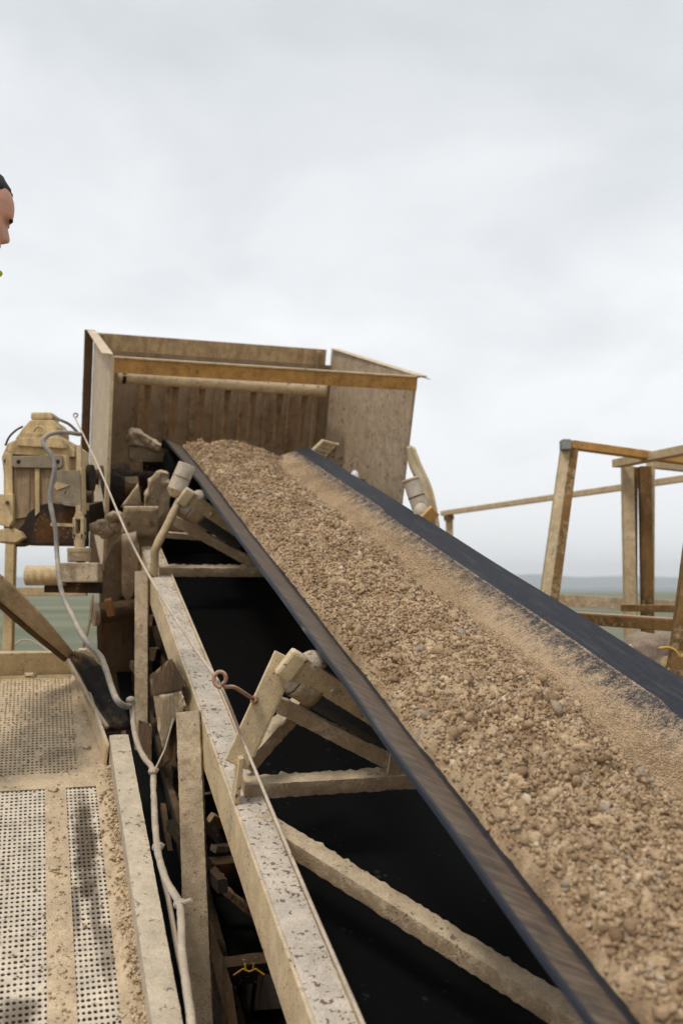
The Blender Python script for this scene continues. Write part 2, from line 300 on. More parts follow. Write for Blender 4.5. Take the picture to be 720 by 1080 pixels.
def beam(p0, p1, w, v, side=None, bm=None, w1=None, v1=None):
    bm = bm or bmesh.new(); side = side or Vector((1, 0, 0)); z, x, y = frame(p0, p1, side)
    w1 = w1 or w; v1 = v1 or v; vs = []
    for p, ww, vv in ((p0, w, v), (p1, w1, v1)):
        for sx, sy in ((-1, -1), (1, -1), (1, 1), (-1, 1)): vs.append(bm.verts.new(p + x * sx * ww / 2 + y * sy * vv / 2))
    for f in ((0, 1, 2, 3), (7, 6, 5, 4), (0, 4, 5, 1), (1, 5, 6, 2), (2, 6, 7, 3), (3, 7, 4, 0)): bm.faces.new([vs[i] for i in f])
    return bm
def lumpy(p0, p1, w, v, side=None, amp=0.006, step=0.012, scale=22.0, rnd=0.25, bm=None, topamp=0.0):
    """a bar with mud caked on it: fine mesh, uneven thickness"""
    bm = bm or bmesh.new(); side = side or Vector((1, 0, 0)); z, x, y = frame(p0, p1, side)
    Ln = (p1 - p0).length; nl = max(2, int(Ln / step)); nw = max(1, int(w / step)); nv = max(1, int(v / step))
    prof = [(-1 + 2 * i / nw, -1) for i in range(nw)] + [(1, -1 + 2 * i / nv) for i in range(nv)] + \
           [(1 - 2 * i / nw, 1) for i in range(nw)] + [(-1, 1 - 2 * i / nv) for i in range(nv)]
    rings = []
    for k in range(nl + 1):
        r = []
        for (a, b_) in prof:
            ca, cb_ = a * w / 2, b_ * v / 2
            if abs(a) > 0.8 and abs(b_) > 0.8: ca *= 1 - rnd * 0.25; cb_ *= 1 - rnd * 0.25
            p = p0 + z * (Ln * k / nl) + x * ca + y * cb_
            nrm = (x * a + y * b_).normalized()
            q = p * scale
            d_ = 0.35 * noise.noise(q) + 0.45 * noise.noise(q * 2.3) + 0.5 * noise.noise(q * 5.1)
            up = max(0.0, nrm.z)
            fine = noise.noise(p * 95) + 0.6 * noise.noise(p * 190)
            d_ = d_ * amp * 0.35 + fine * min(0.0022, amp * 0.5) + (max(0.0, noise.noise(p * 60) + 0.45 * noise.noise(p * 130) - 0.05) * amp * 2.6 + topamp * 0.4) * up
            r.append(bm.verts.new(p + nrm * d_))
        rings.append(r)
    m_ = len(prof)
    for k in range(nl):
        for i in range(m_): bm.faces.new((rings[k][i], rings[k][(i + 1) % m_], rings[k + 1][(i + 1) % m_], rings[k + 1][i]))
    bm.faces.new(rings[0][::-1]); bm.faces.new(rings[-1])
    return bm
def curve(pts, sub=8):
    P = [Vector(p) for p in pts]; P = [P[0] * 2 - P[1]] + P + [P[-1] * 2 - P[-2]]; o = []
    for i in range(1, len(P) - 2):
        for k in range(sub):
            u = k / sub; a, b_, c_, d_ = P[i - 1], P[i], P[i + 1], P[i + 2]
            o.append(0.5 * ((2 * b_) + (c_ - a) * u + (2 * a - 5 * b_ + 4 * c_ - d_) * u * u + (3 * b_ - a - 3 * c_ + d_) * u ** 3))
    o.append(P[-2]); return o
def tube(pts, r, seg=10, bm=None, amp=0.0, cap=True, r1=None):
    bm = bm or bmesh.new(); pts = [Vector(p) for p in pts]; rings = []
    nprev = None
    for i, p in enumerate(pts):
        tng = (pts[min(i + 1, len(pts) - 1)] - pts[max(i - 1, 0)]).normalized()
        if nprev is None:
            nprev = tng.orthogonal().normalized()
        nprev = (nprev - tng * nprev.dot(tng)).normalized(); bn = tng.cross(nprev)
        rr = r if r1 is None else r + (r1 - r) * i / (len(pts) - 1)
        ring = []
        for k in range(seg):
            an = 2 * math.pi * k / seg; dr = nprev * math.cos(an) + bn * math.sin(an)
            q = rr
            if amp: q += amp * (noise.noise((p + dr * r) * 45) + 0.5 * noise.noise((p + dr * r) * 110))
            ring.append(bm.verts.new(p + dr * q))
        rings.append(ring)
    for i in range(len(rings) - 1):
        for k in range(seg): bm.faces.new((rings[i][k], rings[i][(k + 1) % seg], rings[i + 1][(k + 1) % seg], rings[i + 1][k]))
    if cap: bm.faces.new(rings[0][::-1]); bm.faces.new(rings[-1])
    return bm
def cyl(p0, p1, r, seg=24, bm=None, r1=None, amp=0.0, n=1):
    p0, p1 = Vector(p0), Vector(p1)
    return tube([p0.lerp(p1, i / n) for i in range(n + 1)], r, seg, bm, amp, r1=r1)
def prism(pts, vec, bm=None):
    bm = bm or bmesh.new(); a = [bm.verts.new(p) for p in pts]; b_ = [bm.verts.new(Vector(p) + vec) for p in pts]
    n_ = len(pts); bm.faces.new(a); bm.faces.new(b_[::-1])
    for i in range(n_): bm.faces.new((a[i], b_[i], b_[(i + 1) % n_], a[(i + 1) % n_]))
    return bm
def slab(pts, vec, amp=0.004, scale=25.0, cuts=5, base=False):
    """a plate with caked uneven surface"""
    bm = prism(pts, vec)
    bmesh.ops.triangulate(bm, faces=bm.faces)
    bmesh.ops.subdivide_edges(bm, edges=bm.edges, cuts=cuts, use_grid_fill=True)
    bm.normal_update()
    for v_ in bm.verts:
        q = v_.co * scale; v_.co += v_.normal * amp * (noise.noise(q) + 0.6 * noise.noise(q * 2.7))
    return bm
def facets(pxs, Y, depth): return prism([A(x, y, Y=Y) for x, y in pxs], Vector((0, depth, 0)))
def lump(cn, rad, sub=3, amp=0.25, scale=1.6, squash=(1, 1, 1), bm=None, seed=0):
    tmp = bmesh.new(); bmesh.ops.create_icosphere(tmp, subdivisions=sub, radius=1)
    for v_ in tmp.verts:
        q = v_.co * scale + Vector((seed * 7.1, seed * 3.3, 0))
        d_ = 1 + amp * (noise.noise(q) + 0.5 * noise.noise(q * 2.3) + 0.35 * noise.noise(q * 5))
        v_.co = Vector((v_.co.x * squash[0], v_.co.y * squash[1], v_.co.z * squash[2])) * rad * d_ + Vector(cn)
    if bm is None: return tmp
    me = bpy.data.meshes.new('tmp'); tmp.to_mesh(me); tmp.free(); bm.from_mesh(me); bpy.data.meshes.remove(me)
    return bm

# ------------------------------------------------------------------ ground, hills, haze
bm = bmesh.new()
rad = [0, 20, 60, 120, 250, 500, 1000, 2000, 4000, 8000, 13000]; prev = None; sg = 64
for r in rad:
    if r == 0: ring = [bm.verts.new((0, 0, 0))]
    else: ring = [bm.verts.new((r * math.cos(2 * math.pi * k / sg), r * math.sin(2 * math.pi * k / sg), 0)) for k in range(sg)]
    if prev:
        for k in range(sg):
            if len(prev) == 1: bm.faces.new((prev[0], ring[k], ring[(k + 1) % sg]))
            else: bm.faces.new((prev[k], ring[k], ring[(k + 1) % sg], prev[(k + 1) % sg]))
    prev = ring
g = obj('ground', bm, GROUNDM); tag(g, 'open green and brown moorland far below the platform', None, kind='structure')
def ridge(y0, depth, hfun, name, lab, span, nx=160, ny=10):
    bm = bmesh.new(); gr = []
    for j in range(ny + 1):
        row = []
        for i in range(nx + 1):
            u = i / nx * 2 - 1; x = u * span; v_ = j / ny
            yy = y0 + v_ * depth
            hh = hfun(x) * math.sin(math.pi * v_) ** 0.8 * (0.8 + 0.35 * noise.noise(Vector((x * 0.0012, yy * 0.002, 1))))
            row.append(bm.verts.new((x, yy, max(0, hh) - 1)))
        gr.append(row)
    for j in range(ny):
        for i in range(nx): bm.faces.new((gr[j][i], gr[j][i + 1], gr[j + 1][i + 1], gr[j + 1][i]))
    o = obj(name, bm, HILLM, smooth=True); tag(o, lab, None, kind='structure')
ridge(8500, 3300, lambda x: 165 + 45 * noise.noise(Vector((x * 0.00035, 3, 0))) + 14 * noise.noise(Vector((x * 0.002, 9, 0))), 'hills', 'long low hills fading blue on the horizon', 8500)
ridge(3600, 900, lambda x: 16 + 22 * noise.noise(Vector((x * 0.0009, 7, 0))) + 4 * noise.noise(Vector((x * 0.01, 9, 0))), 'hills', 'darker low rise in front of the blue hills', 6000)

# ------------------------------------------------------------------ conveyor
base = B(0.5, 0.2, -1.5)
conv = thing('belt_conveyor', 'inclined belt conveyor with dusty steel side rails and black troughed rubber belt', 'conveyor', base)
T0, T1 = -0.6, 5.85
# belt profile (across, height)
def belt_h(a):
    if a < 0.98: return -0.925 - (a - 0.735) * 0.52
    if a > 1.38: return -1.0524 + (a - 1.38) * 0.50
    return -1.0524
def flat(a, t):    # trough flattens towards the head pulley
    k = min(1, max(0, (t - 5.0) / 0.85)); k = k * k * (3 - 2 * k)
    return belt_h(a) * (1 - k * 0.22) + (-0.985) * k * 0.22
AL, AR = 0.727, 1.625
def right_edge(t): return 1.652 - 0.0135 * max(-2.0, min(3.6, t - 2.0))
bm = bmesh.new(); uvl = bm.loops.layers.uv.new('UVMap'); dl = bm.verts.layers.float.new('dust'); fl = bm.verts.layers.float.new('film')
na = 110; ts = list(np.linspace(T0, T1, 110)); path = []
for t_ in ts: path.append((t_, 0.0, 0))
PR = 0.19
for k in range(1, 15):
    an = math.pi * k / 14; path.append((T1 + PR * math.sin(an), -PR * (1 - math.cos(an)), 1))
rows = []
for (t_, dz_, hd) in path:
    row = []
    for i in range(na + 1):
        re_ = right_edge(t_); a = AL + (re_ - AL) * i / na; a_n = a if a < 1.4 else a + (1.645 - re_) * (a - 1.4) / 0.24
        wob = 0.004 * noise.noise(Vector((t_ * 1.3, i * 0.03, 2)))
        edge_w = 0.006 * noise.noise(Vector((t_ * 2.1, 5, 0 if i < 55 else 9))) * abs(i / na * 2 - 1) ** 4
        v_ = bm.verts.new(B(a + edge_w, t_, flat(a, t_) + dz_ + wob))
        if a < 0.9: du = 0.05 + 0.36 * max(0, (a - 0.815) / 0.06) 
        elif a > 1.30:
            x = (1.56 - a_n) / 0.17; du = 0.31 + 0.30 * min(1, max(0, x)) ** 0.8
            if a_n > 1.563: du = -0.3
            elif a_n > 1.556: du = 0.42
        else: du = 0.9
        v_[dl] = du; v_[fl] = (1.0 if AL + 0.012 < a < 0.820 else 0.0) if a < 0.95 else 0.10
        row.append((v_, a, t_))
    rows.append(row)
bfaces = []
for j in range(len(rows) - 1):
    for i in range(na):
        q = [rows[j][i], rows[j][i + 1], rows[j + 1][i + 1], rows[j + 1][i]]
        f = bm.faces.new([x[0] for x in q]); f.smooth = True
        for lp, x in zip(f.loops, q): lp[uvl].uv = (x[1], x[2])
belt = obj('belt', bm, BELTM, conv, smooth=True)
md = belt.modifiers.new('thick', 'SOLIDIFY'); md.thickness = 0.008; md.offset = -1; es = belt.modifiers.new('split', 'EDGE_SPLIT'); es.split_angle = R_(35)
obj('return_belt', beam(B(1.18, T0, -1.62), B(1.18, T1, -1.50), 1.16, 0.012, CX), WETM, conv)
obj('belly_shade_sheet', beam(B(1.18, T0, -2.3), B(1.18, T1 - 0.2, -2.0), 1.5, 0.01, CX), BLACKR, conv)  # added black sheet, makes the space under the belt dark
obj('end_shade_sheet', beam(B(0.60, 5.38, -1.85), B(1.80, 5.38, -1.85), 0.95, 0.01, NN), BLACKR, conv)  # added black sheet, blocks daylight behind the belly
obj('side_shade_sheet', beam(B(1.90, T0, -1.72), B(1.90, T1 - 0.2, -1.55), 0.008, 0.9, CX), BLACKR, conv)  # added black sheet, closes the right side to keep the belly dark
# side rails: angle section with raised inner lip
RO, RI = 0.530, 0.612
def rail(a0, a1, sgn):
    sk = 0.0
    dn, df_ = sk * 1.35, 0.0
    bm = lumpy(B((a0 + a1) / 2 + dn, T0, -1.354), B((a0 + a1) / 2 + df_, 5.33, -1.354), a1 - a0, 0.010, CX, amp=0.0012, step=0.014, topamp=0.002)
    o = obj('side_rail', bm, GREYD, conv, smooth=False)
    ao = a0 if sgn > 0 else a1; ai = a1 if sgn > 0 else a0
    bm = beam(B(ao - 0.002 * sgn + dn, T0, -1.4165), B(ao - 0.002 * sgn, 5.334, -1.4165), 0.009, 0.132, CX)
    bm = beam(B(ai + 0.004 * sgn + dn, T0, -1.356), B(ai + 0.004 * sgn, 5.332, -1.356), 0.008, 0.03, CX, bm)
    obj('rail_flange', bm, CREAM, o, bevel=0.002)
    return o
rail(RO, RI, 1); rail(1.80, 1.886, -1)
obj('rail_end_block', beam(B(0.535, 5.30, -1.343), B(0.535, 5.02, -1.343), 0.075, 0.012, CX), CAKED, conv, bevel=0.003)
# support posts (caked channel)
P = lambda x, y, **k: A(x, y, **k)
def post(x0, y0, x1, y1, a_top, a_bot, wd, name='support_post', mat=CAKED, amp=0.004, dp=0.05):
    p0 = A(x0, y0, a=a_top); p1 = A(x1, y1, a=a_bot)
    p2 = p1 + (p1 - p0) * 0.25
    bm = lumpy(p0, p2, wd, dp, RT, amp=amp, step=0.011, scale=30)
    return obj(name, bm, mat, conv)
post(150, 603, 150, 760, 0.488, 0.488, 0.062, amp=0.003)
o = post(199, 752, 212, 1085, 0.486, 0.486, 0.076, amp=0.004)
# mud-caked gussets between the posts
g1 = slab([A(159, 714, a=0.50), A(181, 696, a=0.50), A(197, 720, a=0.50), A(193, 732, a=0.50), A(161, 737, a=0.50)], D * 0.02, 0.004)
obj('gusset_plate', g1, MUDDY, conv, smooth=True)
g1 = slab([A(163, 737, a=0.49), A(192, 732, a=0.49), A(197, 745, a=0.49), A(186, 756, a=0.49), A(172, 790, a=0.49), A(166, 760, a=0.49)], D * 0.025, 0.005)
obj('gusset_plate', g1, CAKED, conv, smooth=True)
g1 = slab([A(143, 760, a=0.47), A(160, 765, a=0.47), A(160, 806, a=0.47), A(150, 795, a=0.47)], D * 0.02, 0.003)
obj('gusset_plate', g1, MUDDY, conv, smooth=True)
g1 = slab([A(186, 752, a=0.52), A(187, 800, a=0.52), A(165, 812, a=0.52), A(172, 790, a=0.52)], D * 0.02, 0.003)
obj('gusset_plate', g1, MUDDY, conv, smooth=True)
# lower chord and rusty cross beams in the dark below the rail
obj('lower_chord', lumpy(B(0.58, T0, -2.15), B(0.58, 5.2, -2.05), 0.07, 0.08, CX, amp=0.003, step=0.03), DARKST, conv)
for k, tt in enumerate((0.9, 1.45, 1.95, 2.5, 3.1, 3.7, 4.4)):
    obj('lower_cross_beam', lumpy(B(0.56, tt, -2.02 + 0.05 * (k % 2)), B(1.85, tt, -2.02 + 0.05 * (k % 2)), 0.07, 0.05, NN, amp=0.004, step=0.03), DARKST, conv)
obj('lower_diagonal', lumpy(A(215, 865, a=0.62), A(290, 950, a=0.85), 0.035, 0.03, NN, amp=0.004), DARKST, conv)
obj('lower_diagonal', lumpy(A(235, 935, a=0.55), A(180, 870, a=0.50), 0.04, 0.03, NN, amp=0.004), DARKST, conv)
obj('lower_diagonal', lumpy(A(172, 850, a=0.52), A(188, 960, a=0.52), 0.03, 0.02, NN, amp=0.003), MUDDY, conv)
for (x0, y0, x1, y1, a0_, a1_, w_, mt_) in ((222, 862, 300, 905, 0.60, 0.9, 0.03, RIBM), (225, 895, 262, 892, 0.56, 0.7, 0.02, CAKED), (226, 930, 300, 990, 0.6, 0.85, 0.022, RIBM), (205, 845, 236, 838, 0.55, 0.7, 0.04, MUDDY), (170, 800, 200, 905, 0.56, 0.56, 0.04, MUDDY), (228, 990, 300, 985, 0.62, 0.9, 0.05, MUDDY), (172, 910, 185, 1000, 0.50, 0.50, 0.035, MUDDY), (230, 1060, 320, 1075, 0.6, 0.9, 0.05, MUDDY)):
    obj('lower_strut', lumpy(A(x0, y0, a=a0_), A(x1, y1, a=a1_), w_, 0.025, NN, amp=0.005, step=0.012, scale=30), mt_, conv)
# small yellow-rust stirrup hanging in the dark
c0 = A(263, 1024, a=0.62)
bm = tube([c0 + RT * -0.045 - Vector((0, 0, 0.012)), c0 + RT * -0.018 + Vector((0, 0, 0.006)), c0 + Vector((0, 0, -0.002)), c0 + RT * 0.018 + Vector((0, 0, 0.006)), c0 + RT * 0.045 - Vector((0, 0, 0.012))], 0.003, 6)
for s_ in (-1, 1): tube([c0 + RT * 0.01 * s_, c0 + RT * 0.013 * s_ + Vector((0, 0, 0.022))], 0.003, 6, bm)
obj('spring_clip', bm, YELRUST, conv)
obj('lower_plate', slab([A(238, 1030, a=0.66), A(300, 1030, a=0.66), A(310, 1062, a=0.66), A(245, 1068, a=0.66)], D * 0.01, 0.002), DARKST, conv)
obj('lower_plate', slab([A(221, 968, a=0.56), A(245, 1040, a=0.56), A(252, 1090, a=0.56), A(226, 1090, a=0.56)], D * 0.012, 0.002), MUDDY, conv)
# diagonal brace level with the rails
obj('cross_brace', lumpy(B(0.57, 2.33, -1.375), B(1.81, 0.17, -1.375), 0.05, 0.045, CX, amp=0.005, step=0.011, topamp=0.008), CAKED, conv)

def idler(t0, guide):
    """troughing idler: base bar (the part), with arm, rollers and braces under it"""
    fr = obj('idler_base_bar', lumpy(B(0.56, t0 + 0.04, -1.335), B(1.85, t0 + 0.04, -1.335), 0.05, 0.045, D, amp=0.0055, step=0.010, scale=30, topamp=0.006), CAKED, conv)
    q = lambda a, t, h: B(a, t0 + t, h)
    for mir in (0, 1):
        if mir and guide: continue
        Mx = (lambda a: 2.36 - a) if mir else (lambda a: a)
        sg_ = -1 if mir else 1
        foot = q(Mx(0.532), 0.0, -1.345); knee = q(Mx(0.536), 0.0, -1.215); top = q(Mx(0.66), 0.085, -0.972)
        if guide:
            pts = curve([foot, q(Mx(0.534), 0.0, -1.27), knee, q(Mx(0.58), 0.03, -1.13), top], 5)
            obj('arm', tube(pts, 0.019, 10, amp=0.003), CAKED if mir else RAILTAN, fr, smooth=True)
        else:
            obj('arm', beam(foot, knee, 0.045, 0.014, D), CREAM, fr, bevel=0.002)
            bm = beam(knee - (top - knee) * 0.10, top, 0.070, 0.010, (CX * 1.0 - NN * 0.5 * sg_))
            beam(knee + CX * 0.032 * sg_ - NN * 0.014 + D * 0.02, top + CX * 0.032 * sg_ - NN * 0.014 + D * 0.02, 0.010, 0.045, (CX * 1.0 - NN * 0.5 * sg_), bm)
            obj('arm', bm, CREAM, fr, bevel=0.003)
        # roller, dipping under the belt
        r0 = q(Mx(0.690), 0.085, -1.040); r1 = q(Mx(0.950), 0.085, -1.200)
        obj('wing_roller', cyl(r0, r1, 0.046, 28), ROLLSH, fr, smooth=False, bevel=0.004)
        ax = (r0 - r1).normalized()
        obj('roller_cap', cyl(r0 + ax * 0.025, r0 - ax * 0.002, 0.040, 24, r1=0.045), ROLLERM, fr, bevel=0.006)
        obj('roller_cap', cyl(r0 + ax * 0.055, r0 + ax * 0.0255, 0.016, 16), CREAM, fr)
        obj('roller_sleeve', cyl(r0 - ax * 0.003, r0 - ax * 0.075, 0.0475, 28, amp=0.002, n=4), CAKED, fr, smooth=True)
        # flat dusty bar running down beside the roller
        b0 = q(Mx(0.682), 0.045, -0.988); b1 = q(Mx(0.935), 0.045, -1.158)
        bb = obj('roller_bar', lumpy(b0, b1, 0.074, 0.016, NN + D * -0.1, amp=0.0014, step=0.009, scale=40, topamp=0.001), RAILTAN if not mir else CAKED, fr)
        if not mir:
            cl_ = beam(b0 + ax * 0.046 - D * 0.004 - NN * 0.004, b0 - ax * 0.006 - D * 0.004 - NN * 0.004, 0.084, 0.030, NN + D * -0.1)
            obj('clamp', cl_, CREAM, fr, bevel=0.008)
            ca_, ct_, ch_ = bf(A(330, 698, t=2.44)); obj('bearing_cap', lump(q(Mx(ca_), 0.064, ch_), 0.037, 4, 0.05, 2.0, (1.1, 0.9, 0.85)), ROLLERM, fr, smooth=True)
        bc = b0.lerp(b1, 0.42) - D * 0.008
        obj('bolt', cyl(bc, bc - D * 0.008, 0.009, 6), CAKED, fr, bevel=0.001)
        # lower diagonal brace down to the base bar
        d0 = q(Mx(0.61), 0.13, -1.105); d1 = q(Mx(1.0), 0.06, -1.30)
        obj('diagonal_brace', lumpy(d0, d1, 0.046, 0.016, NN, amp=0.005, step=0.009, scale=35, topamp=0.004), CAKED, fr)
        if not guide:
            obj('strut', lumpy(q(Mx(0.58), 0.12, -1.31), q(Mx(0.76), 0.20, -1.15), 0.048, 0.04, NN, amp=0.008, step=0.009, scale=35, topamp=0.006), CAKED, fr)
        obj('gusset', slab([q(Mx(0.97), 0.02, -1.24), q(Mx(1.01), 0.02, -1.25), q(Mx(1.00), 0.02, -1.335), q(Mx(0.965), 0.02, -1.335)], D * 0.012, 0.002, cuts=3), CAKED, fr)
        if guide:
            gtop = q(Mx(0.675), 0.12, -0.845); gbot = q(Mx(0.625), 0.09, -0.965)
            ga = (gtop - gbot).normalized()
            obj('guide_roller', cyl(gbot, gtop, 0.042, 28, amp=0.002, n=6), ROLLERM, fr, smooth=False, bevel=0.004)
            obj('guide_roller_seam', cyl(gbot.lerp(gtop, 0.48), gbot.lerp(gtop, 0.52), 0.0445, 28), HOOKM, fr)
            obj('guide_roller_cup', cyl(gbot - ga * 0.03, gbot - ga * 0.001, 0.018, 16, r1=0.046), CREAM, fr)
    obj('centre_roller', cyl(q(0.985, 0.1, -1.12), q(1.375, 0.1, -1.12), 0.046, 24), ROLLSH, fr)
    # pull cord hook
    if not guide and t0 > 2:
        h0 = A(268, 738, t=t0 + 0.03); h1 = A(246, 726, t=t0 - 0.02); h2 = A(236, 724, t=t0 - 0.03)
        hp = [h0, h0.lerp(h1, 0.6) + NN * 0.004, h1 + NN * 0.004, h2 - NN * 0.002]
        cc = A(231.5, 715, t=t0 - 0.03)
        for k in range(0, 13):
            an = R_(-60 + 28 * k); hp.append(cc + RT * 0.016 * math.cos(an) + Vector((0, 0, 1)) * 0.018 * math.sin(an) - D * 0.0012 * k)
        obj('cord_hook', tube(curve(hp, 4), 0.0052, 8, amp=0.0008), HOOKM, fr, smooth=True)
        obj('hook_nut', cyl(h0 + (h0 - h1).normalized() * 0.008, h0 - (h0 - h1).normalized() * 0.004, 0.011, 6), HOOKM, fr)
    return fr
idler(2.376, False); idler(4.43, True); idler(0.35, False)
# extra cross bar below upper idler
obj('tie_bar', lumpy(B(0.56, 4.95, -1.28), B(1.80, 4.95, -1.36), 0.03, 0.03, D, amp=0.003, step=0.02), CAKED, conv)
# head pulley and its shaft
obj('head_pulley', cyl(B(0.74, T1, -1.18), B(1.62, T1, -1.18), PR - 0.02, 40), BLACKR, conv)
obj('pulley_shaft', cyl(B(0.30, T1, -1.18), B(2.05, T1, -1.18), 0.045, 24), DARKST, conv)
# trestle legs down to the ground
for a in (0.53, 1.84):
    for tt in (0.1, 4.9):
        p = B(a, tt, -2.1); obj('trestle_leg', beam(Vector((p.x, p.y, 0)), p, 0.12, 0.12), CAKED, conv)

# ------------------------------------------------------------------ the load on the belt
def vnoise(x, y, seed):
    xi = np.floor(x).astype(int); yi = np.floor(y).astype(int); fx = x - xi; fy = y - yi
    fx = fx * fx * (3 - 2 * fx); fy = fy * fy * (3 - 2 * fy)
    def h(i, j):
        n_ = (i * 374761393 + j * 668265263 + seed * 982451653) & 0x7fffffff
        n_ = ((n_ ^ (n_ >> 13)) * 1274126177) & 0x7fffffff
        return ((n_ ^ (n_ >> 16)) & 0xffff) / 65535.0
    return (h(xi, yi) * (1 - fx) + h(xi + 1, yi) * fx) * (1 - fy) + (h(xi, yi + 1) * (1 - fx) + h(xi + 1, yi + 1) * fx) * fy
def billow(a, t, s, seed):   # rounded lumps with creases between
    wx = vnoise(a * s * 0.6, t * s * 0.6, seed + 9) * 1.2; wy = vnoise(a * s * 0.6 + 31, t * s * 0.6, seed + 5) * 1.2
    return np.abs(vnoise(a * s + wx, t * s + wy, seed) * 2 - 1)
GL, GR = 0.845, 1.50
def crown(a, t):
    le = GL + 0.010 * (vnoise(t * 6.0, t * 0 + 1, 3) - 0.5) + 0.006 * (vnoise(t * 40.0, t * 0 + 1, 4) - 0.5)
    re = GR - 0.07 + 0.09 * (vnoise(t * 2.2, t * 0 + 5, 8) - 0.5)
    u = np.clip((a - le) / (re - le), 0, 1)
    prof = np.sin(np.pi * np.clip(u, 0, 1) ** 0.80) ** np.where(u > 0.6, 0.78 + (u - 0.6) * 2.2, 0.78)
    return le, re, u, prof
def belt_np(a, t):
    bh = np.where(a < 0.98, -0.925 - (a - 0.735) * 0.52, np.where(a > 1.38, -1.0524 + (a - 1.38) * 0.50, -1.0524))
    k = np.clip((t - 5.0) / 0.85, 0, 1); k = k * k * (3 - 2 * k)
    return bh * (1 - k * 0.22) + (-0.985) * k * 0.22
def heap(a, t):
    le, re, u, prof = crown(a, t)
    bulge = 0.135 + 0.02 * (vnoise(t * 1.7, t * 0 + 2, 11) - 0.5) + 0.045 * (vnoise(a * 6 + 3, t * 3.2, 12) - 0.5)
    bulge = bulge * (1 - 0.25 * np.clip((t - 4.8) / 1.0, 0, 1))
    h_ = belt_np(a, t) + prof * bulge
    inside = np.clip(prof * 5.0, 0, 1)
    r = 0.030 * (billow(a, t, 13, 21)) + 0.022 * billow(a, t, 28, 22) + 0.013 * billow(a, t, 62, 23) + 0.009 * vnoise(a * 130, t * 130, 24) + 0.006 * vnoise(a * 300, t * 300, 25)
    h_ = h_ + (r - 0.029) * inside
    h_ = np.where(prof <= 0.001, belt_np(a, t) - 0.004, h_)
    # the load drops off over the head
    h_ = h_ - 0.9 * np.clip(t - 5.86, 0, 1) ** 1.5
    return h_
WC = np.array(CAM); CXn, Dn, NNn = np.array(CX), np.array(D), np.array(NN)
def Bn(a, t, h): return WC + a[:, None] * CXn + t[:, None] * Dn + h[:, None] * NNn
# t spacing grows away from the camera
tt = [-0.5]
while tt[-1] < 6.05: tt.append(tt[-1] + (0.02 if tt[-1] < 0.55 else 0.0030 + 0.0011 * max(0, tt[-1] - 0.7)))
tt = np.array(tt); aa = np.linspace(GL - 0.02, GR + 0.02, 190)
Ag, Tg = np.meshgrid(aa, tt); af, tf = Ag.ravel(), Tg.ravel()
hf = heap(af, tf); co = Bn(af, tf, hf)
nr, nc = len(tt), len(aa)
ii = (np.arange(nr - 1)[:, None] * nc + np.arange(nc - 1)[None, :]).ravel()
quads = np.stack([ii, ii + 1, ii + nc + 1, ii + nc], 1)
_, _, uu, pr_ = crown(af, tf); cell_in = (pr_[quads] > 0.0).any(1); quads = quads[cell_in]
tone_s = -0.10 * np.clip((tf - 3.4) / 1.6, 0, 1) + 0.22 + 0.50 * (vnoise(af * 18, tf * 18, 43) - 0.5) + 0.36 * vnoise(af * 45, tf * 45, 41) + 0.18 * (vnoise(af * 170, tf * 170, 42))
# pebbles
NP_ = 95000
u1 = rng.random(NP_); tpp = 0.6 + 5.3 * u1 ** 1.45
app = GL + (GR - GL + 0.03) * rng.random(NP_)
sz = 0.0018 + 0.0062 * rng.random(NP_) ** 2.3 + 0.0012 * tpp * 0.35
big = rng.random(NP_) < 0.028; sz = np.where(big, 0.007 + 0.014 * rng.random(NP_) ** 2.2, sz)
_, rre, uu, pr = crown(app, tpp)
keep = (pr > 0.01) | (rng.random(NP_) < 0.10); app, tpp, sz, pr = app[keep], tpp[keep], sz[keep], pr[keep]
sz = np.where(pr < 0.25, sz * 0.6, sz)
# strays thinning out over the right wing
NS = 60000
ts_ = 0.6 + 5.1 * rng.random(NS) ** 1.3; as_ = 1.385 + np.abs(rng.normal(0, 0.055, NS)); ks = as_ < 1.545; ts_, as_ = ts_[ks], as_[ks]
ss_ = 0.0010 + 0.0020 * rng.random(len(ts_)) ** 4 + 0.0002 * ts_
hh = np.concatenate([heap(app, tpp) + sz * np.where(sz > 0.008, 0.05, 0.35), np.maximum(belt_np(as_, ts_), heap(as_, ts_)) + ss_ * 0.4])
app = np.concatenate([app, as_]); tpp = np.concatenate([tpp, ts_]); sz = np.concatenate([sz, ss_])
pc = Bn(app, tpp, hh); NP_ = len(app)
ib = bmesh.new(); bmesh.ops.create_icosphere(ib, subdivisions=1, radius=1); iv = np.array([v.co[:] for v in ib.verts]); ifc = np.array([[v.index for v in f.verts] for f in ib.faces]); ib.free()
var = 6; ivs = np.stack([iv * (1 + 0.29 * rng.standard_normal((12, 1))) for _ in range(var * 4)])
q_ = rng.standard_normal((NP_, 4)); q_ /= np.linalg.norm(q_, axis=1)[:, None]
w_, x_, y_, z_ = q_.T
Rm = np.stack([1 - 2 * (y_**2 + z_**2), 2 * (x_*y_ - z_*w_), 2 * (x_*z_ + y_*w_), 2 * (x_*y_ + z_*w_), 1 - 2 * (x_**2 + z_**2), 2 * (y_*z_ - x_*w_), 2 * (x_*z_ - y_*w_), 2 * (y_*z_ + x_*w_), 1 - 2 * (x_**2 + y_**2)], 1).reshape(-1, 3, 3)
asp = np.stack([np.ones(NP_), 0.55 + 0.45 * rng.random(NP_), 0.38 + 0.45 * rng.random(NP_)], 1)
pv = ivs[rng.integers(0, var * 4, NP_)] * (asp * sz[:, None])[:, None, :]
pv = np.einsum('nij,nkj->nki', Rm, pv) + pc[:, None, :]
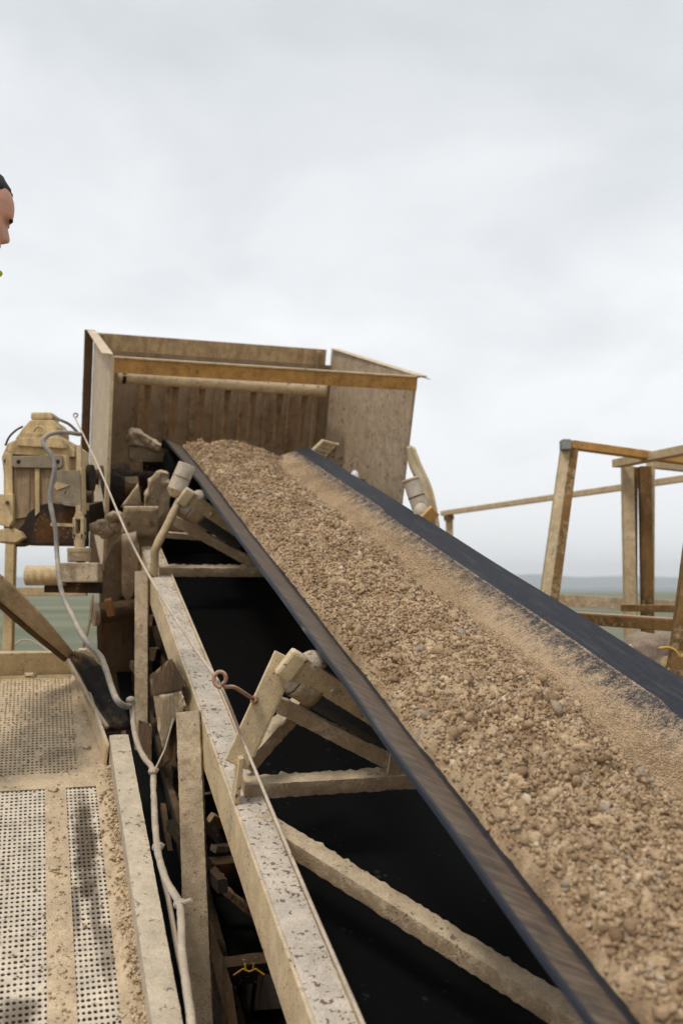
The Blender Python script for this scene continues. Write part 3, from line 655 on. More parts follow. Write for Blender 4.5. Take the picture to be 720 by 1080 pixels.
tone_q = np.clip(0.50 + 0.28 * rng.standard_normal(NP_) + 0.45 * (vnoise(app * 14, tpp * 14, 44) - 0.5) - 0.12 * np.clip((tpp - 3.4) / 1.6, 0, 1), 0, 1)
tone_q[-len(ts_):] = 0.55 + 0.3 * rng.random(len(ts_)); tone_p = np.repeat(tone_q, 12)
allv = np.concatenate([co, pv.reshape(-1, 3)]); ltri = (ifc[None] + (np.arange(NP_) * 12)[:, None, None] + len(co)).reshape(-1, 3)
me = bpy.data.meshes.new('gravel_load'); gorg = np.array(B(1.15, 0.5, -1.0))
me.vertices.add(len(allv)); me.vertices.foreach_set('co', (allv - gorg).ravel().astype(np.float32))
nl_ = quads.size + ltri.size; me.loops.add(nl_); me.loops.foreach_set('vertex_index', np.concatenate([quads.ravel(), ltri.ravel()]).astype(np.int32))
npoly = len(quads) + len(ltri); me.polygons.add(npoly)
me.polygons.foreach_set('loop_start', np.concatenate([np.arange(len(quads)) * 4, quads.size + np.arange(len(ltri)) * 3]).astype(np.int32))
me.update(calc_edges=True)
at_ = me.attributes.new('tone', 'FLOAT', 'POINT'); at_.data.foreach_set('value', np.concatenate([tone_s, tone_p]).astype(np.float32))
me.materials.append(GRAVM); me.validate()
go = bpy.data.objects.new('gravel_load', me); COL.objects.link(go); go.location = gorg
tag(go, 'brown crushed gravel heaped along the moving black belt', 'gravel', kind='stuff')
# the larger clods one can pick out
clods = [(541, 832, 15, 'pale tan clod with a broken face, largest of the load'), (497, 705, 10, 'round clod near the middle of the gravel'),
         (516, 806, 10, 'flat pale clod just above the largest clod'), (583, 748, 11, 'light clod towards the right side of the gravel'),
         (610, 792, 9, 'brown clod below the light clod at the right'), (556, 784, 8, 'small greyish clod between two larger clods'),
         (636, 870, 11, 'lumpy clod low on the right of the load'), (590, 900, 12, 'wide clod in the lower part of the load'),
         (655, 960, 13, 'grey stone near the lower right corner'), (470, 760, 9, 'tan clod left of the middle of the load'),
         (692, 1020, 14, 'blocky clod at the bottom right corner'),
         (432, 640, 8, 'small rounded clod in the upper middle of the load'), (390, 598, 7, 'reddish clod in the upper part of the load'),
         (455, 690, 8, 'dark clod beside a crease in the load')]
for k, (x, y, rpx, lab) in enumerate(clods):
    p = A(x, y, h=-0.955); a_, t_, _h = bf(p)
    for _ in range(4):
        h_ = float(heap(np.array([a_]), np.array([t_]))[0]); p = A(x, y, h=h_); a_, t_, _h = bf(p)
    rr = rpx * t_ / 1050 * 1.25
    bm = lump(p + NN * rr * 0.12, rr, 4, 0.70, 1.1, (1, 0.85, 0.72), seed=k + 3)
    o = obj('clod', bm, GRAVM, loc=p); tag(o, lab, 'clod', 'larger clods lying in the gravel load')
    aa_ = o.data.attributes.new('tone', 'FLOAT', 'POINT'); aa_.data.foreach_set('value', np.full(len(o.data.vertices), 0.6 + 0.25 * random.random(), dtype=np.float32))

# ------------------------------------------------------------------ head chute box
TB = 5.15
FLt = A(118, 375, t=TB); FRt = A(440, 397, t=TB)
aL = bf(FLt)[0]; aR = bf(FRt)[0]; hT = bf(FLt)[2]
TK = 6.85
bx = thing('head_chute', 'big open steel discharge box with ochre front beam around the belt head', 'chute', B(aL, TB, -2.2))
hB = -2.05
hbk = hT + 0.012
plL = prism([B(aL, TB, hT), B(aL, TK, hbk), B(aL, TK, -1.60), B(aL + 0.01, TB, -1.60)], CX * 0.012)
obj('left_plate', plL, BOXOUT, bx, bevel=0.002)
# dark stiffener down the outer back edge and grey front flange
obj('corner_stiffener', lumpy(B(aL - 0.035, TK - 0.03, hbk + 0.01), B(aL - 0.035, TK - 0.03, hB), 0.06, 0.05, CX, amp=0.003, step=0.03), MUDDY, bx)
obj('front_flange', prism([B(aL, TB - 0.004, hT), B(aL + 0.014, TB - 0.004, hT), B(aL + 0.014, TB - 0.004, -1.5), B(aL - 0.004, TB - 0.004, -1.5)], D * -0.004), CREAM, bx)
obj('top_lip', beam(B(aL - 0.02, TB, hT + 0.006), B(aL - 0.02, TK, hbk + 0.006), 0.055, 0.008, CX), CREAM, bx, bevel=0.002)
plR = prism([B(aR - 0.01, TB, hT + 0.0), B(aR - 0.01, TK, hbk), B(aR - 0.01, TK, hB), B(aR - 0.03, TB, hB)], CX * 0.012)
obj('right_plate', plR, BOXR, bx, bevel=0.002)
obj('top_lip', beam(B(aR + 0.02, TB - 0.02, hT + 0.004), B(aR + 0.0, TK - 0.05, hbk + 0.006), 0.06, 0.007, CX), CREAM, bx, bevel=0.002)
# back: upper light strip and lower dark plate in separate sheets
hs_ = hT - 0.13
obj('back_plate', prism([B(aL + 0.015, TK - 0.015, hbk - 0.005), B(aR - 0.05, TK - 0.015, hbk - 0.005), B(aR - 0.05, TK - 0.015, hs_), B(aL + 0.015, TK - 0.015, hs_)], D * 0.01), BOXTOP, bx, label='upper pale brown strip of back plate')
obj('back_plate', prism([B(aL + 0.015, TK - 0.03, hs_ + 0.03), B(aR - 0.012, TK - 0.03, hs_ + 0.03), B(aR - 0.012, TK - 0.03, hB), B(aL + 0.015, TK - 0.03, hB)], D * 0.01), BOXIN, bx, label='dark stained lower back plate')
obj('back_stiffener', beam(B(aR - 0.11, TK - 0.05, hbk - 0.02), B(aR - 0.11, TK - 0.05, hB), 0.03, 0.03, CX), BOXIN, bx, bevel=0.003)
obj('back_stiffener', beam(B(aL + 0.04, TK - 0.05, hbk - 0.01), B(aL + 0.04, TK - 0.05, hs_), 0.04, 0.03, CX), BOXIN, bx, bevel=0.003)
# front beam: ochre angle with bright top edge
fb = obj('front_beam', lumpy(B(aL + 0.012, TB, hT - 0.048), B(aR - 0.0, TB, hT - 0.043), 0.078, 0.012, NN, amp=0.0008, step=0.02), ORANGE, bx)
obj('beam_edge', beam(B(aL + 0.012, TB - 0.003, hT - 0.006), B(aR + 0.012, TB - 0.003, hT - 0.003), 0.010, 0.022, NN), CREAM, fb, bevel=0.002)
sp_ = obj('beam_tongue', prism([B(aR, TB - 0.01, hT), B(aR + 0.07, TB - 0.02, hT - 0.012), B(aR + 0.01, TB + 0.12, hT + 0.004)], NN * 0.004), GREYCAP, bx)
# spray pipe and nozzles along the back
pz = A(125, 396, t=TK - 0.5); pz2 = A(343, 411, t=TK - 0.5)
pipe = obj('spray_pipe', cyl(pz, pz2, 0.047, 20, amp=0.003, n=40), CREAM, bx, smooth=True)
obj('pipe_clamp', cyl(A(129, 396.5, t=TK - 0.5), A(133, 396.8, t=TK - 0.5), 0.048, 16), DARKST, pipe)
obj('pipe_bracket', beam(pz2 + CX * -0.01, B(bf(pz2)[0] - 0.01, TK - 0.05, bf(pz2)[2] + 0.02), 0.03, 0.03, NN), BOXIN, bx)
for k, x in enumerate((157, 186, 214, 241, 268, 296, 322)):
    y = 396 + (x - 125) / 218 * 15
    p = A(x, y + 4, t=TK - 0.46)
    a_, t_, h_ = bf(p)
    nzl = obj('nozzle', cyl(p, B(a_, t_ + 0.06, h_ - 0.34), 0.021, 12, amp=0.006, n=8, r1=0.015), RIBM, pipe)
    bm = lumpy(B(a_, TK - 0.06, h_ - 0.02), B(a_ - 0.012 + 0.02 * random.random(), TK - 0.055, h_ - 0.45 - 0.4 * random.random()), 0.022 + 0.012 * random.random(), 0.03, CX, amp=0.012, step=0.018, scale=16)
    obj('rust_rib', bm, RIBM, bx)
# things inside the box mouth at the left: caked cross block with heaped dust
blk = obj('cross_block', slab([A(x, y, t=6.0) for x, y in ((137, 468), (139, 460), (205, 484), (215, 487), (137, 487))], D * 0.14, 0.003, cuts=6), CAKED, bx, smooth=True)
tag(obj('dust_pile', slab([A(x, y, t=5.99) for x, y in ((135, 470), (137, 458), (142, 455), (150, 457), (157, 462), (166, 468), (175, 474), (186, 480), (198, 483), (180, 481), (165, 476), (150, 471))], D * 0.15, 0.010, scale=30, cuts=8), CAKED, smooth=True, loc=A(150, 470, t=6.0)), 'pale dust heaped on the block left of the belt head', 'dust pile', kind='stuff')
obj('hanger_rod', cyl(A(149, 486, t=5.9), A(149, 540, t=5.9), 0.009, 10), CAKED, bx)
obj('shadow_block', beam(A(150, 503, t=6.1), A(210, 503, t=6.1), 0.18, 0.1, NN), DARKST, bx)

# ------------------------------------------------------------------ take-up frame between walkway and box
tk = thing('takeup_frame', 'mud caked brown bearing frame at the left of the conveyor head', 'machine frame', A(125, 760, t=4.75) )
def pl(name, pts, t_, mat, th=0.03, amp=0.004, sub=5, lab=None):
    return obj(name, slab([A(x, y, t=t_) for x, y in pts], D * th, amp, cuts=sub), mat, tk, smooth=True, label=lab)
pl('side_plate', [(104, 742), (105, 645), (116, 634), (134, 618), (150, 610), (143, 742)], 4.955, MUDDY, 0.05, 0.006, 7)  # lower part of the plate, its shade put in by a darker material
pl('bearing_housing', [(105, 652), (106, 612), (110, 594), (120, 574), (134, 560), (150, 550), (166, 545), (166, 575), (152, 612), (134, 626), (118, 640)], 4.94, metal('lit_dusty_housing', (0.25, 0.185, 0.125), (0.37, 0.28, 0.19), dust_amt=0.5, rust_amt=0.2, chips=0.2, rough=0.95, bump=0.9), 0.06, 0.005, 7)  # dusty upper part, lighter because its lit tone is in the colour
pl('channel_plate', [(129, 565), (144, 562), (148, 580), (146, 615), (137, 636), (129, 628)], 4.85, CAKED, 0.03, 0.003)
pl('upper_plate', [(131, 535), (167, 535), (168, 562), (150, 566), (128, 566)], 4.90, CAKED, 0.02, 0.003, 5)
pl('caked_rib', [(155, 560), (153, 530), (158, 508), (168, 498), (178, 499), (180, 520), (176, 560)], 5.0, CAKED, 0.06, 0.012, 9)
pl('gusset', [(128, 535), (146, 510), (150, 535)], 5.05, CAKED, 0.02, 0.003)
obj('upper_edge', beam(A(131, 535, t=4.885), A(167, 535, t=4.885), 0.006, 0.02, NN), CREAM, tk)
obj('drum', cyl(A(108, 520, t=5.5), A(140, 515, t=5.5), 0.15, 32, amp=0.004, n=4), DARKST, tk)
obj('drum_cap', cyl(A(132, 513, t=5.2), A(146, 512, t=5.2), 0.05, 20, amp=0.003, n=2), MUDDY, tk)
obj('shaft_stub', cyl(A(100, 648, t=4.75), A(150, 641, t=4.85), 0.050, 24, amp=0.003, n=8), MUDDY, tk)
obj('shaft_collar', cyl(A(98, 648, t=4.74), A(103, 647.5, t=4.745), 0.058, 24, amp=0.003, n=1), CAKED, tk)
obj('cotter_key', beam(A(114, 632, t=4.65), A(118, 649, t=4.65), 0.035, 0.03, RT), metal('rusty_key', (0.33, 0.17, 0.09), (0.38, 0.25, 0.16), dust_amt=0.3, rust_amt=0.2, chips=0.2), tk, bevel=0.003)
pl('lower_plate', [(104, 740), (103, 655), (140, 655), (150, 700), (135, 760), (108, 745)], 4.98, DARKST, 0.04, 0.004, 5)
bm = bmesh.new()
for k in range(12): lump(A(100 + random.random() * 26, 542 + random.random() * 22, t=5.02), 0.022 + 0.02 * random.random(), 2, 0.4, 1.5, bm=bm, seed=k)
tag(obj('dirt_clumps', bm, CAKED, loc=A(112, 555, t=5.0)), 'loose dirt packed on the frame beside the chute', 'dirt', kind='stuff')
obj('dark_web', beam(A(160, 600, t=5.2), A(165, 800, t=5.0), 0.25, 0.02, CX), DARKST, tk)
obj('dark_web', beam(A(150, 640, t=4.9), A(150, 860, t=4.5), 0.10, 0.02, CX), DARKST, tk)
obj('cross_rail', lumpy(A(160, 690, t=4.6), A(190, 688, t=4.9), 0.06, 0.04, NN, amp=0.004), MUDDY, tk)
for (x0, y0, x1, y1, t0_, t1_, w_, mt_) in ((150, 520, 175, 552, 5.3, 5.2, 0.05, DARKST), (160, 640, 178, 720, 4.9, 4.5, 0.05, DARKST), (158, 655, 200, 650, 4.6, 5.0, 0.05, MUDDY), (140, 700, 175, 745, 4.6, 4.2, 0.04, MUDDY)):
    obj('frame_strut', lumpy(A(x0, y0, t=t0_), A(x1, y1, t=t1_), w_, 0.03, NN, amp=0.006, step=0.014, scale=30), mt_, tk)
for k, (x, y) in enumerate(((136, 552), (160, 552))):
    obj('bolt', cyl(A(x, y, t=4.87), A(x, y, t=4.95), 0.011, 6), MUDDY, tk)
obj('frame_leg', beam(Vector((A(125, 700, t=5.1).x, A(125, 700, t=5.1).y, 0)), A(125, 700, t=5.1), 0.14, 0.1), DARKST, tk)

# tensioner arm in front of the box: tube, block, round flange, clevis
tn = thing('tensioner', 'dusty tensioning screw with clevis on a square block and round tube', 'tensioner', A(85, 612, Y=4.5))
obj('round_tube', cyl(A(28, 607, Y=4.5), A(70, 607, Y=4.5), 0.045, 28), MOTORM, tn, bevel=0.003)
obj('block', beam(A(65, 604, Y=4.5), A(106, 604, Y=4.5), 0.088, 0.10, Vector((0, 0, 1))), CAKED, tn, bevel=0.005)
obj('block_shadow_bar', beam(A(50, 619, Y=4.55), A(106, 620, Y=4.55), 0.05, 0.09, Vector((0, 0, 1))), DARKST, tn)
obj('flange', cyl(A(83.5, 592.5, Y=4.5), A(83.5, 583, Y=4.5), 0.051, 32), CAKED, tn, bevel=0.003)
obj('flange', cyl(A(83.5, 583, Y=4.5), A(83.5, 578, Y=4.5), 0.053, 32), RAILTAN, tn, bevel=0.004)
obj('screw', cyl(A(84, 579, Y=4.5), A(84, 565, Y=4.5), 0.022, 20, r1=0.026), RAILTAN, tn)
cv = bmesh.new()
for s_ in (-1, 1): beam(A(84 + s_ * 4, 568, Y=4.5), A(84 + s_ * 4.2, 546, Y=4.5), 0.014, 0.05, RT, cv)
beam(A(84, 568, Y=4.5), A(84, 563, Y=4.5), 0.05, 0.05, RT, cv); beam(A(84, 548, Y=4.5), A(84, 540, Y=4.5), 0.048, 0.04, RT, cv, w1=0.025)
obj('clevis', cv, RAILTAN, tn, bevel=0.003)
obj('clevis_pin', cyl(A(76, 562, Y=4.5), A(92, 562, Y=4.5), 0.008, 12), MUDDY, tn)
obj('link_bar', beam(A(54, 553, Y=4.46), A(78, 554, Y=4.46), 0.014, 0.014), RAILTAN, tn)
obj('pull_bar', beam(A(83, 546, Y=4.52), A(84, 470, Y=4.58), 0.022, 0.02, RT), RAILTAN, tn, bevel=0.002)

# ------------------------------------------------------------------ gear motor
mo = thing('gear_motor', 'cream painted gear motor caked in dust with grey side bracket, left of the chute', 'motor', A(45, 572, Y=4.7))
Y0 = 4.55
def mp_(name, pts, dy, dp, mat=MOTORM, bev=0.0035, lab=None): return obj(name, facets(pts, Y0 + dy, dp), mat, mo, bevel=bev, label=lab)
mp_('body', [(4, 560), (4, 500), (2, 482), (8, 468), (20, 462), (66, 461), (79, 470), (80, 484), (79, 560)], 0.06, 0.26)
mp_('front_panel', [(15, 548), (15, 488), (64, 488), (64, 540)], 0.03, 0.05, MOTORP)
mp_('panel_rib', [(30, 546), (30, 495), (31.5, 495), (31.5, 545)], 0.025, 0.02, MOTORP, 0.002)
mp_('panel_rib', [(37, 545), (37, 494), (42, 494), (42, 540)], 0.015, 0.03)
mp_('corner_column', [(6, 552), (6, 478), (13, 478), (14, 552)], 0.02, 0.06)
mp_('corner_column', [(63, 515), (63, 480), (73, 480), (73, 515)], 0.02, 0.06)
mp_('shoulder', [(3, 487), (10, 470), (18, 463), (66, 462), (79, 475), (79, 482), (12, 479)], 0.03, 0.07)
mp_('shoulder', [(18, 470), (20, 462), (64, 461), (70, 468), (70, 473)], 0.01, 0.05)
cp_ = mp_('cover_strip', [(13, 481), (66, 480), (66, 491), (64, 494), (15, 493), (13, 491)], 0.005, 0.03, MOTORG)
for x in (20, 61): obj('bolt_hole', cyl(A(x, 487, Y=Y0 + 0.002), A(x, 487, Y=Y0 + 0.02), 0.010, 14), HOLE, cp_)
mp_('gearbox_hump', [(16, 463), (24, 452), (32, 443), (57, 443), (61, 450), (61, 463)], 0.05, 0.20)
mp_('hump_step', [(22, 464), (27, 456), (60, 457), (64, 464)], 0.02, 0.1)
mp_('filler_cap', [(32.5, 434.5), (55, 434.5), (56, 442.5), (32, 442.5)], 0.08, 0.12, MOTORM, 0.01)
lf = []
for k in range(13):
    an = math.pi * (0.0 + k / 12.0); lf.append(A(42 + 6 * math.cos(an), 456 - 6 * math.sin(an), Y=Y0 + 0.0))
obj('lifting_eye', tube(lf, 0.006, 8), MOTORM, mo)
lf = [A(6, 470, Y=Y0), A(10, 461, Y=Y0), A(17, 454, Y=Y0), A(24, 450, Y=Y0 + 0.03)]
obj('hose_loop', tube(curve(lf, 5), 0.005, 8), DARKST, mo)
mp_('left_foot', [(-8, 552), (-8, 521), (14, 521), (14, 548), (10, 556)], 0.0, 0.08)
mp_('base', [(-12, 571), (-12, 559), (14, 557), (22, 561), (26, 567), (17, 572)], -0.02, 0.30)
mp_('shroud_shadow', [(16, 573), (18, 560), (25, 552), (30, 541), (40, 533), (54, 530), (80, 534), (79, 574)], 0.022, 0.26, DARKST)  # dark plate: shadow of the fan shroud put in as colour
bk = mp_('side_bracket', [(58, 496), (84, 496), (86, 535), (68, 533), (57, 526), (61, 518), (74, 512), (61, 508)], -0.03, 0.012, MOTORG, 0.002, 'grey folded bracket plate')
mp_('bracket_fold', [(60, 508), (74, 512), (60, 517), (57, 513)], -0.035, 0.02, MOTORM, 0.001)
mp_('bracket_rim', [(83, 493), (87, 493), (88, 542), (84, 542)], -0.01, 0.06)
mp_('right_fin', [(73, 496), (73, 466), (83, 470), (83, 496)], 0.10, 0.06)
obj('drain_plug', cyl(A(92, 524, Y=4.75), A(98, 524, Y=4.75), 0.03, 18), MUDDY, mo)
obj('coupling', cyl(A(82, 505, Y=4.85), A(98, 505, Y=4.85), 0.07, 24), DARKST, mo)
obj('motor_bracket', beam(A(20, 566, Y=4.75), B(aL - 0.02, 5.3, -1.25), 0.10, 0.06, Vector((0, 0, 1))), DARKST, mo)
for x, y in ((12, 556), (8, 530), (70, 520)): obj('bolt', cyl(A(x, y, Y=Y0 - 0.03), A(x, y, Y=Y0 + 0.01), 0.009, 6), MUDDY, mo)

# ------------------------------------------------------------------ cords and cables
rp = []
for x, y in ((78, 438), (104, 492), (133, 560), (160, 612), (190, 660), (212, 693), (233, 724)):
    u = (y - 438) / (724 - 438); rp.append(A(x, y, t=1 / ((1 - u) / 5.3 + u / 2.34)))
rp2 = [A(x, y, h=hh_) for x, y, hh_ in ((260, 790, -1.17), (289, 860, -1.20), (331, 960, -1.24), (383, 1080, -1.28), (426, 1180, -1.30))]
rc = obj('pull_cord', tube(curve(rp + rp2, 10), 0.0042, 8), ROPEM, smooth=True, loc=rp[-1])
tag(rc, 'thin pale emergency pull cord stretched along the conveyor rail', 'cord')
o = obj('cord_end', tube([A(80 + 2.2 * math.cos(R_(30 * k)), 438 + 2.2 * math.sin(R_(30 * k)), t=5.3) for k in range(13)], 0.004, 6), HOOKM, rc)
cb_pts = [(84, 458, 4.75), (70, 456, 4.6), (56, 457, 4.47), (48, 461, 4.42), (46, 468, 4.40), (54, 480, 4.40), (58, 493, 4.40), (55, 510, 4.40), (53, 526, 4.40), (56, 545, 4.38), (59, 560, 4.38), (60, 578, 4.38),
          (61, 592, 4.35), (63, 612, 4.3), (68, 632, 4.25), (78, 652, 4.1), (86, 668, 3.8), (96, 682, 3.52), (106, 692, 3.42), (112, 706, 3.36), (117, 722, 3.3), (124, 739, 3.24), (134, 745, 3.28), (140, 741, 3.32)]
o = obj('motor_cable', tube(curve([A(x, y, Y=d_) for x, y, d_ in cb_pts], 5), 0.0105, 10, amp=0.001), CABLEM, smooth=True, loc=A(60, 590, Y=4.35))
tag(o, 'grey flexible cable looping down from the motor to the conveyor post', 'cable')
o = obj('thin_wire', tube(curve([A(x, y, Y=d_) for x, y, d_ in ((98, 628, 4.4), (95, 655, 4.3), (88, 684, 4.1), (90, 692, 4.0), (98, 694, 3.9), (103, 706, 3.7), (113, 727, 3.5), (122, 742, 3.45))], 6), 0.006, 8), MUDDY, smooth=True, loc=A(98, 628, Y=4.4))
tag(o, 'thin dark wire hanging behind the grey flexible cable', 'wire')
o = obj('thin_wire', tube(curve([A(x, y, Y=d_) for x, y, d_ in ((55, 438, 4.65), (64, 443, 4.65), (74, 448, 4.7), (84, 458, 4.75))], 6), 0.007, 8), CABLEM, smooth=True, loc=A(64, 443, Y=4.65))
tag(o, 'short grey lead from the motor cap towards the chute', 'wire')
cpts = [(138, 736, 3.42), (140, 752, 3.40), (141, 766, 3.35), (145, 784, 3.25), (152, 799, 3.15), (161, 811, 3.05), (162, 830, 3.0), (163, 856, 2.85), (165, 885, 2.7), (168, 905, 2.6), (176, 930, 2.5), (188, 950, 2.42), (191, 968, 2.35), (192, 1000, 2.25), (196, 1035, 2.12), (203, 1085, 2.0), (212, 1150, 1.85)]
cd_ = obj('conduit', tube(curve([A(x, y, Y=d_ * 0.97) for x, y, d_ in cpts], 7), 0.0088, 12, amp=0.0016), CONDM, smooth=True, loc=A(163, 856, Y=2.8))
tag(cd_, 'pale dust coated conduit sagging down beside the conveyor posts', 'conduit')
for x, y, d_ in ((138, 738, 3.42), (162, 813, 3.05), (167, 893, 2.67), (190, 953, 2.42)):
    p = A(x, y, Y=d_ * 0.965); obj('knot', lump(p, 0.0145, 3, 0.35, 2.0, (1, 1, 0.8)), CONDM, cd_, smooth=True)
obj('tie', tube([A(190, 953, Y=2.33), A(202, 949, Y=2.31)], 0.005, 6), CONDM, cd_)
obj('thin_strand', tube(curve([A(x, y, Y=d_) for x, y, d_ in ((166, 893, 2.6), (172, 925, 2.55), (178, 950, 2.5), (186, 995, 2.35), (193, 1030, 2.25))], 5), 0.0065, 8), CONDM, cd_)
obj('tie_wire', tube([A(163, 813, Y=2.95), A(174, 790, Y=2.98), A(183, 758, Y=3.0)], 0.003, 6), CONDM, cd_)

# ------------------------------------------------------------------ walkway
wk = thing('walkway', 'inclined walkway of perforated dust covered steel plates beside the conveyor', 'walkway', B(-0.3, 0.5, -1.6))
HD = -1.5
def perforated(a0, a1, t0, t1, pa, pt, rx, rt, mat, name, skip=0.0, lab=None, oval=1.0):
    ncol = int(round((a1 - a0) / pa)); nrow = int(round((t1 - t0) / pt)); ca = (a1 - a0) / ncol; ct = (t1 - t0) / nrow
    V, Fc = [], []
    idx = {}
    def cor(i, j):
        if (i, j) not in idx: idx[(i, j)] = len(V); V.append((a0 + i * ca, t0 + j * ct, 0.0))
        return idx[(i, j)]
    sg = 8
    for j in range(nrow):
        for i in range(ncol):
            c4 = [cor(i, j), cor(i + 1, j), cor(i + 1, j + 1), cor(i, j + 1)]
            if random.random() < skip: Fc.append(tuple(c4)); continue
            cx_, cy_ = a0 + (i + 0.5) * ca, t0 + (j + 0.5) * ct; b0 = len(V)
            k_ = 0.85 + 0.25 * random.random()
            for q in range(sg):
                an = 2 * math.pi * (q + 0.5) / sg - math.pi * 0.75 - math.pi / 8 * 0
                V.append((cx_ + rx * k_ * math.cos(an), cy_ + rt * k_ * math.sin(an), 0.0))
            # four quads+tris: corner s joins ring pts
            for s_ in range(4):
                r0, r1, r2 = b0 + (2 * s_ - 1) % sg, b0 + (2 * s_) % sg, b0 + (2 * s_ + 1) % sg
                Fc.append((c4[s_], r1, r0)); Fc.append((c4[s_], c4[(s_ + 1) % 4], r2 % len(V) if False else b0 + (2 * s_ + 1) % sg, r1))
    me = bpy.data.meshes.new(name); off = origin(wk)
    me.from_pydata([tuple(B(a, t_, HD + 0.0015 * noise.noise(Vector((a * 9, t_ * 9, 0)))) - off) for a, t_, _ in V], [], Fc); me.validate()
    me.materials.append(mat); o = bpy.data.objects.new(name, me); link(o, wk)
    md = o.modifiers.new('thick', 'SOLIDIFY'); md.thickness = 0.003; md.offset = -1
    if lab: o['label'] = lab
    return o
perforated(-0.62, 0.055, 0.5, 2.80, 0.0128, 0.0185, 0.0046, 0.0052, DECKN, 'perforated_plate', 0.02, 'left plate with slightly oval holes')
perforated(0.105, 0.200, 0.5, 2.80, 0.0119, 0.0185, 0.0044, 0.0052, DECKN, 'perforated_plate', 0.005, 'narrow right plate with clear round holes')
perforated(-0.62, 0.20, 2.815, 3.62, 0.0128, 0.0185, 0.0040, 0.0046, DECK, 'perforated_plate', 0.12, 'far plate half clogged with dust')
def ribbon(name, a0, a1, t0, t1, h0, amp, mat, step=0.008, lab=None, slope=0.0):
    na_ = max(2, int((a1 - a0) / step)); nt_ = max(2, int((t1 - t0) / (step * 1.4))); bm = bmesh.new(); g_ = []
    for j in range(nt_ + 1):
        row = []
        for i in range(na_ + 1):
            a = a0 + (a1 - a0) * i / na_; t_ = t0 + (t1 - t0) * j / nt_
            q = Vector((a * 28, t_ * 28, 3)); e_ = min(1, i / 2, (na_ - i) / 2, j / 2, (nt_ - j) / 2)
            hh_ = h0 + amp * e_ * (0.6 + noise.noise(q) + 0.6 * noise.noise(q * 2.6) + 0.3 * noise.noise(q * 6)) + slope * (i / na_)
            row.append(bm.verts.new(B(a + (0.006 * noise.noise(q * 0.7) if 0 < i < na_ else 0.0), t_, hh_)))
        g_.append(row)
    for j in range(nt_):
        for i in range(na_): bm.faces.new((g_[j][i], g_[j][i + 1], g_[j + 1][i + 1], g_[j + 1][i]))
    o = obj(name, bm, mat, wk, smooth=True, label=lab); return o
ribbon('seam_strip', 0.050, 0.110, 0.5, 2.80, HD + 0.002, 0.0035, DECK, lab='solid dusty strip between the two plates')
ribbon('dust_edge', 0.196, 0.275, 0.5, 2.84, HD + 0.002, 0.012, DECK, slope=0.03, lab='dust drift against the kerb')
ribbon('joint_strip', -0.62, 0.25, 2.775, 2.87, HD + 0.003, 0.004, DECK, lab='dusty cross joint of the plates')
obj('shade_tray', beam(B(-0.2, 0.4, HD - 0.05), B(-0.2, 3.66, HD - 0.05), 0.9, 0.006, CX), DARKST, wk)  # unseen tray added below so the holes look dark
ribbon('far_edge_strip', 0.15, 0.238, 2.87, 3.64, HD + 0.002, 0.006, DECK, lab='dusty edge of the far plate')
# kerb: rounded angle
KERBM = metal('worn_kerb_paint', (0.47, 0.40, 0.32), (0.55, 0.46, 0.345), dust_amt=0.62, rust_amt=0.0, chips=0.9, cs=55.0, chipcol=(0.24, 0.19, 0.15), sat=1.05)
bm = lumpy(B(0.272, 0.4, HD + 0.034), B(0.272, 2.945, HD + 0.034), 0.060, 0.10, CX, amp=0.0010, step=0.014, rnd=0.12)
obj('kerb', bm, KERBM, wk)
# bent kick plate at the far section
obj('kick_plate', slab([B(0.160, 3.64, HD), B(0.225, 2.90, HD), B(0.232, 2.90, HD + 0.075), B(0.170, 3.64, HD + 0.06)], CX * 0.008, 0.002, cuts=6), CREAM, wk, smooth=True)
tb = obj('toe_board', beam(B(-0.75, 3.66, HD + 0.045), B(0.165, 3.66, HD + 0.045), 0.09, 0.02, NN), YELLOWT, wk, bevel=0.003)
obj('toe_board_end', beam(B(0.175, 3.655, HD + 0.05), B(0.205, 3.655, HD + 0.05), 0.10, 0.022, NN), CREAM, wk, bevel=0.002)
obj('stringer', beam(B(-0.66, 0.3, HD - 0.03), B(-0.66, 3.66, HD - 0.03), 0.05, 0.14, CX), CREAM, wk)
for a in (-0.62, 0.2):
    for tt_ in (0.6, 3.5):
        p = B(a, tt_, HD - 0.06); obj('support_leg', beam(Vector((p.x, p.y, 0)), p, 0.07, 0.07), CAKED, wk)
# small crumbs of mud on the deck
for k, (x, y, r_, lab) in enumerate(((57, 833, 0.012, 'knobbly mud lump at the upper end of the seam strip'), (57, 916, 0.011, 'mud lump halfway down the seam strip'), (118, 888, 0.010, 'mud lump in the drift by the kerb'), (133, 1068, 0.014, 'mud lump at the bottom of the drift'), (91, 788, 0.012, 'mud lump on the far clogged plate'), (33, 712, 0.018, 'mud lump against the far toe board'))):
    p = A(x, y, h=HD + 0.006); o = obj('mud_lump', lump(p, r_, 3, 0.5, 1.7, (1.2, 1, 0.6), seed=k), CAKED, loc=p, smooth=True); tag(o, lab, 'mud lump', 'mud lumps lying on the walkway')
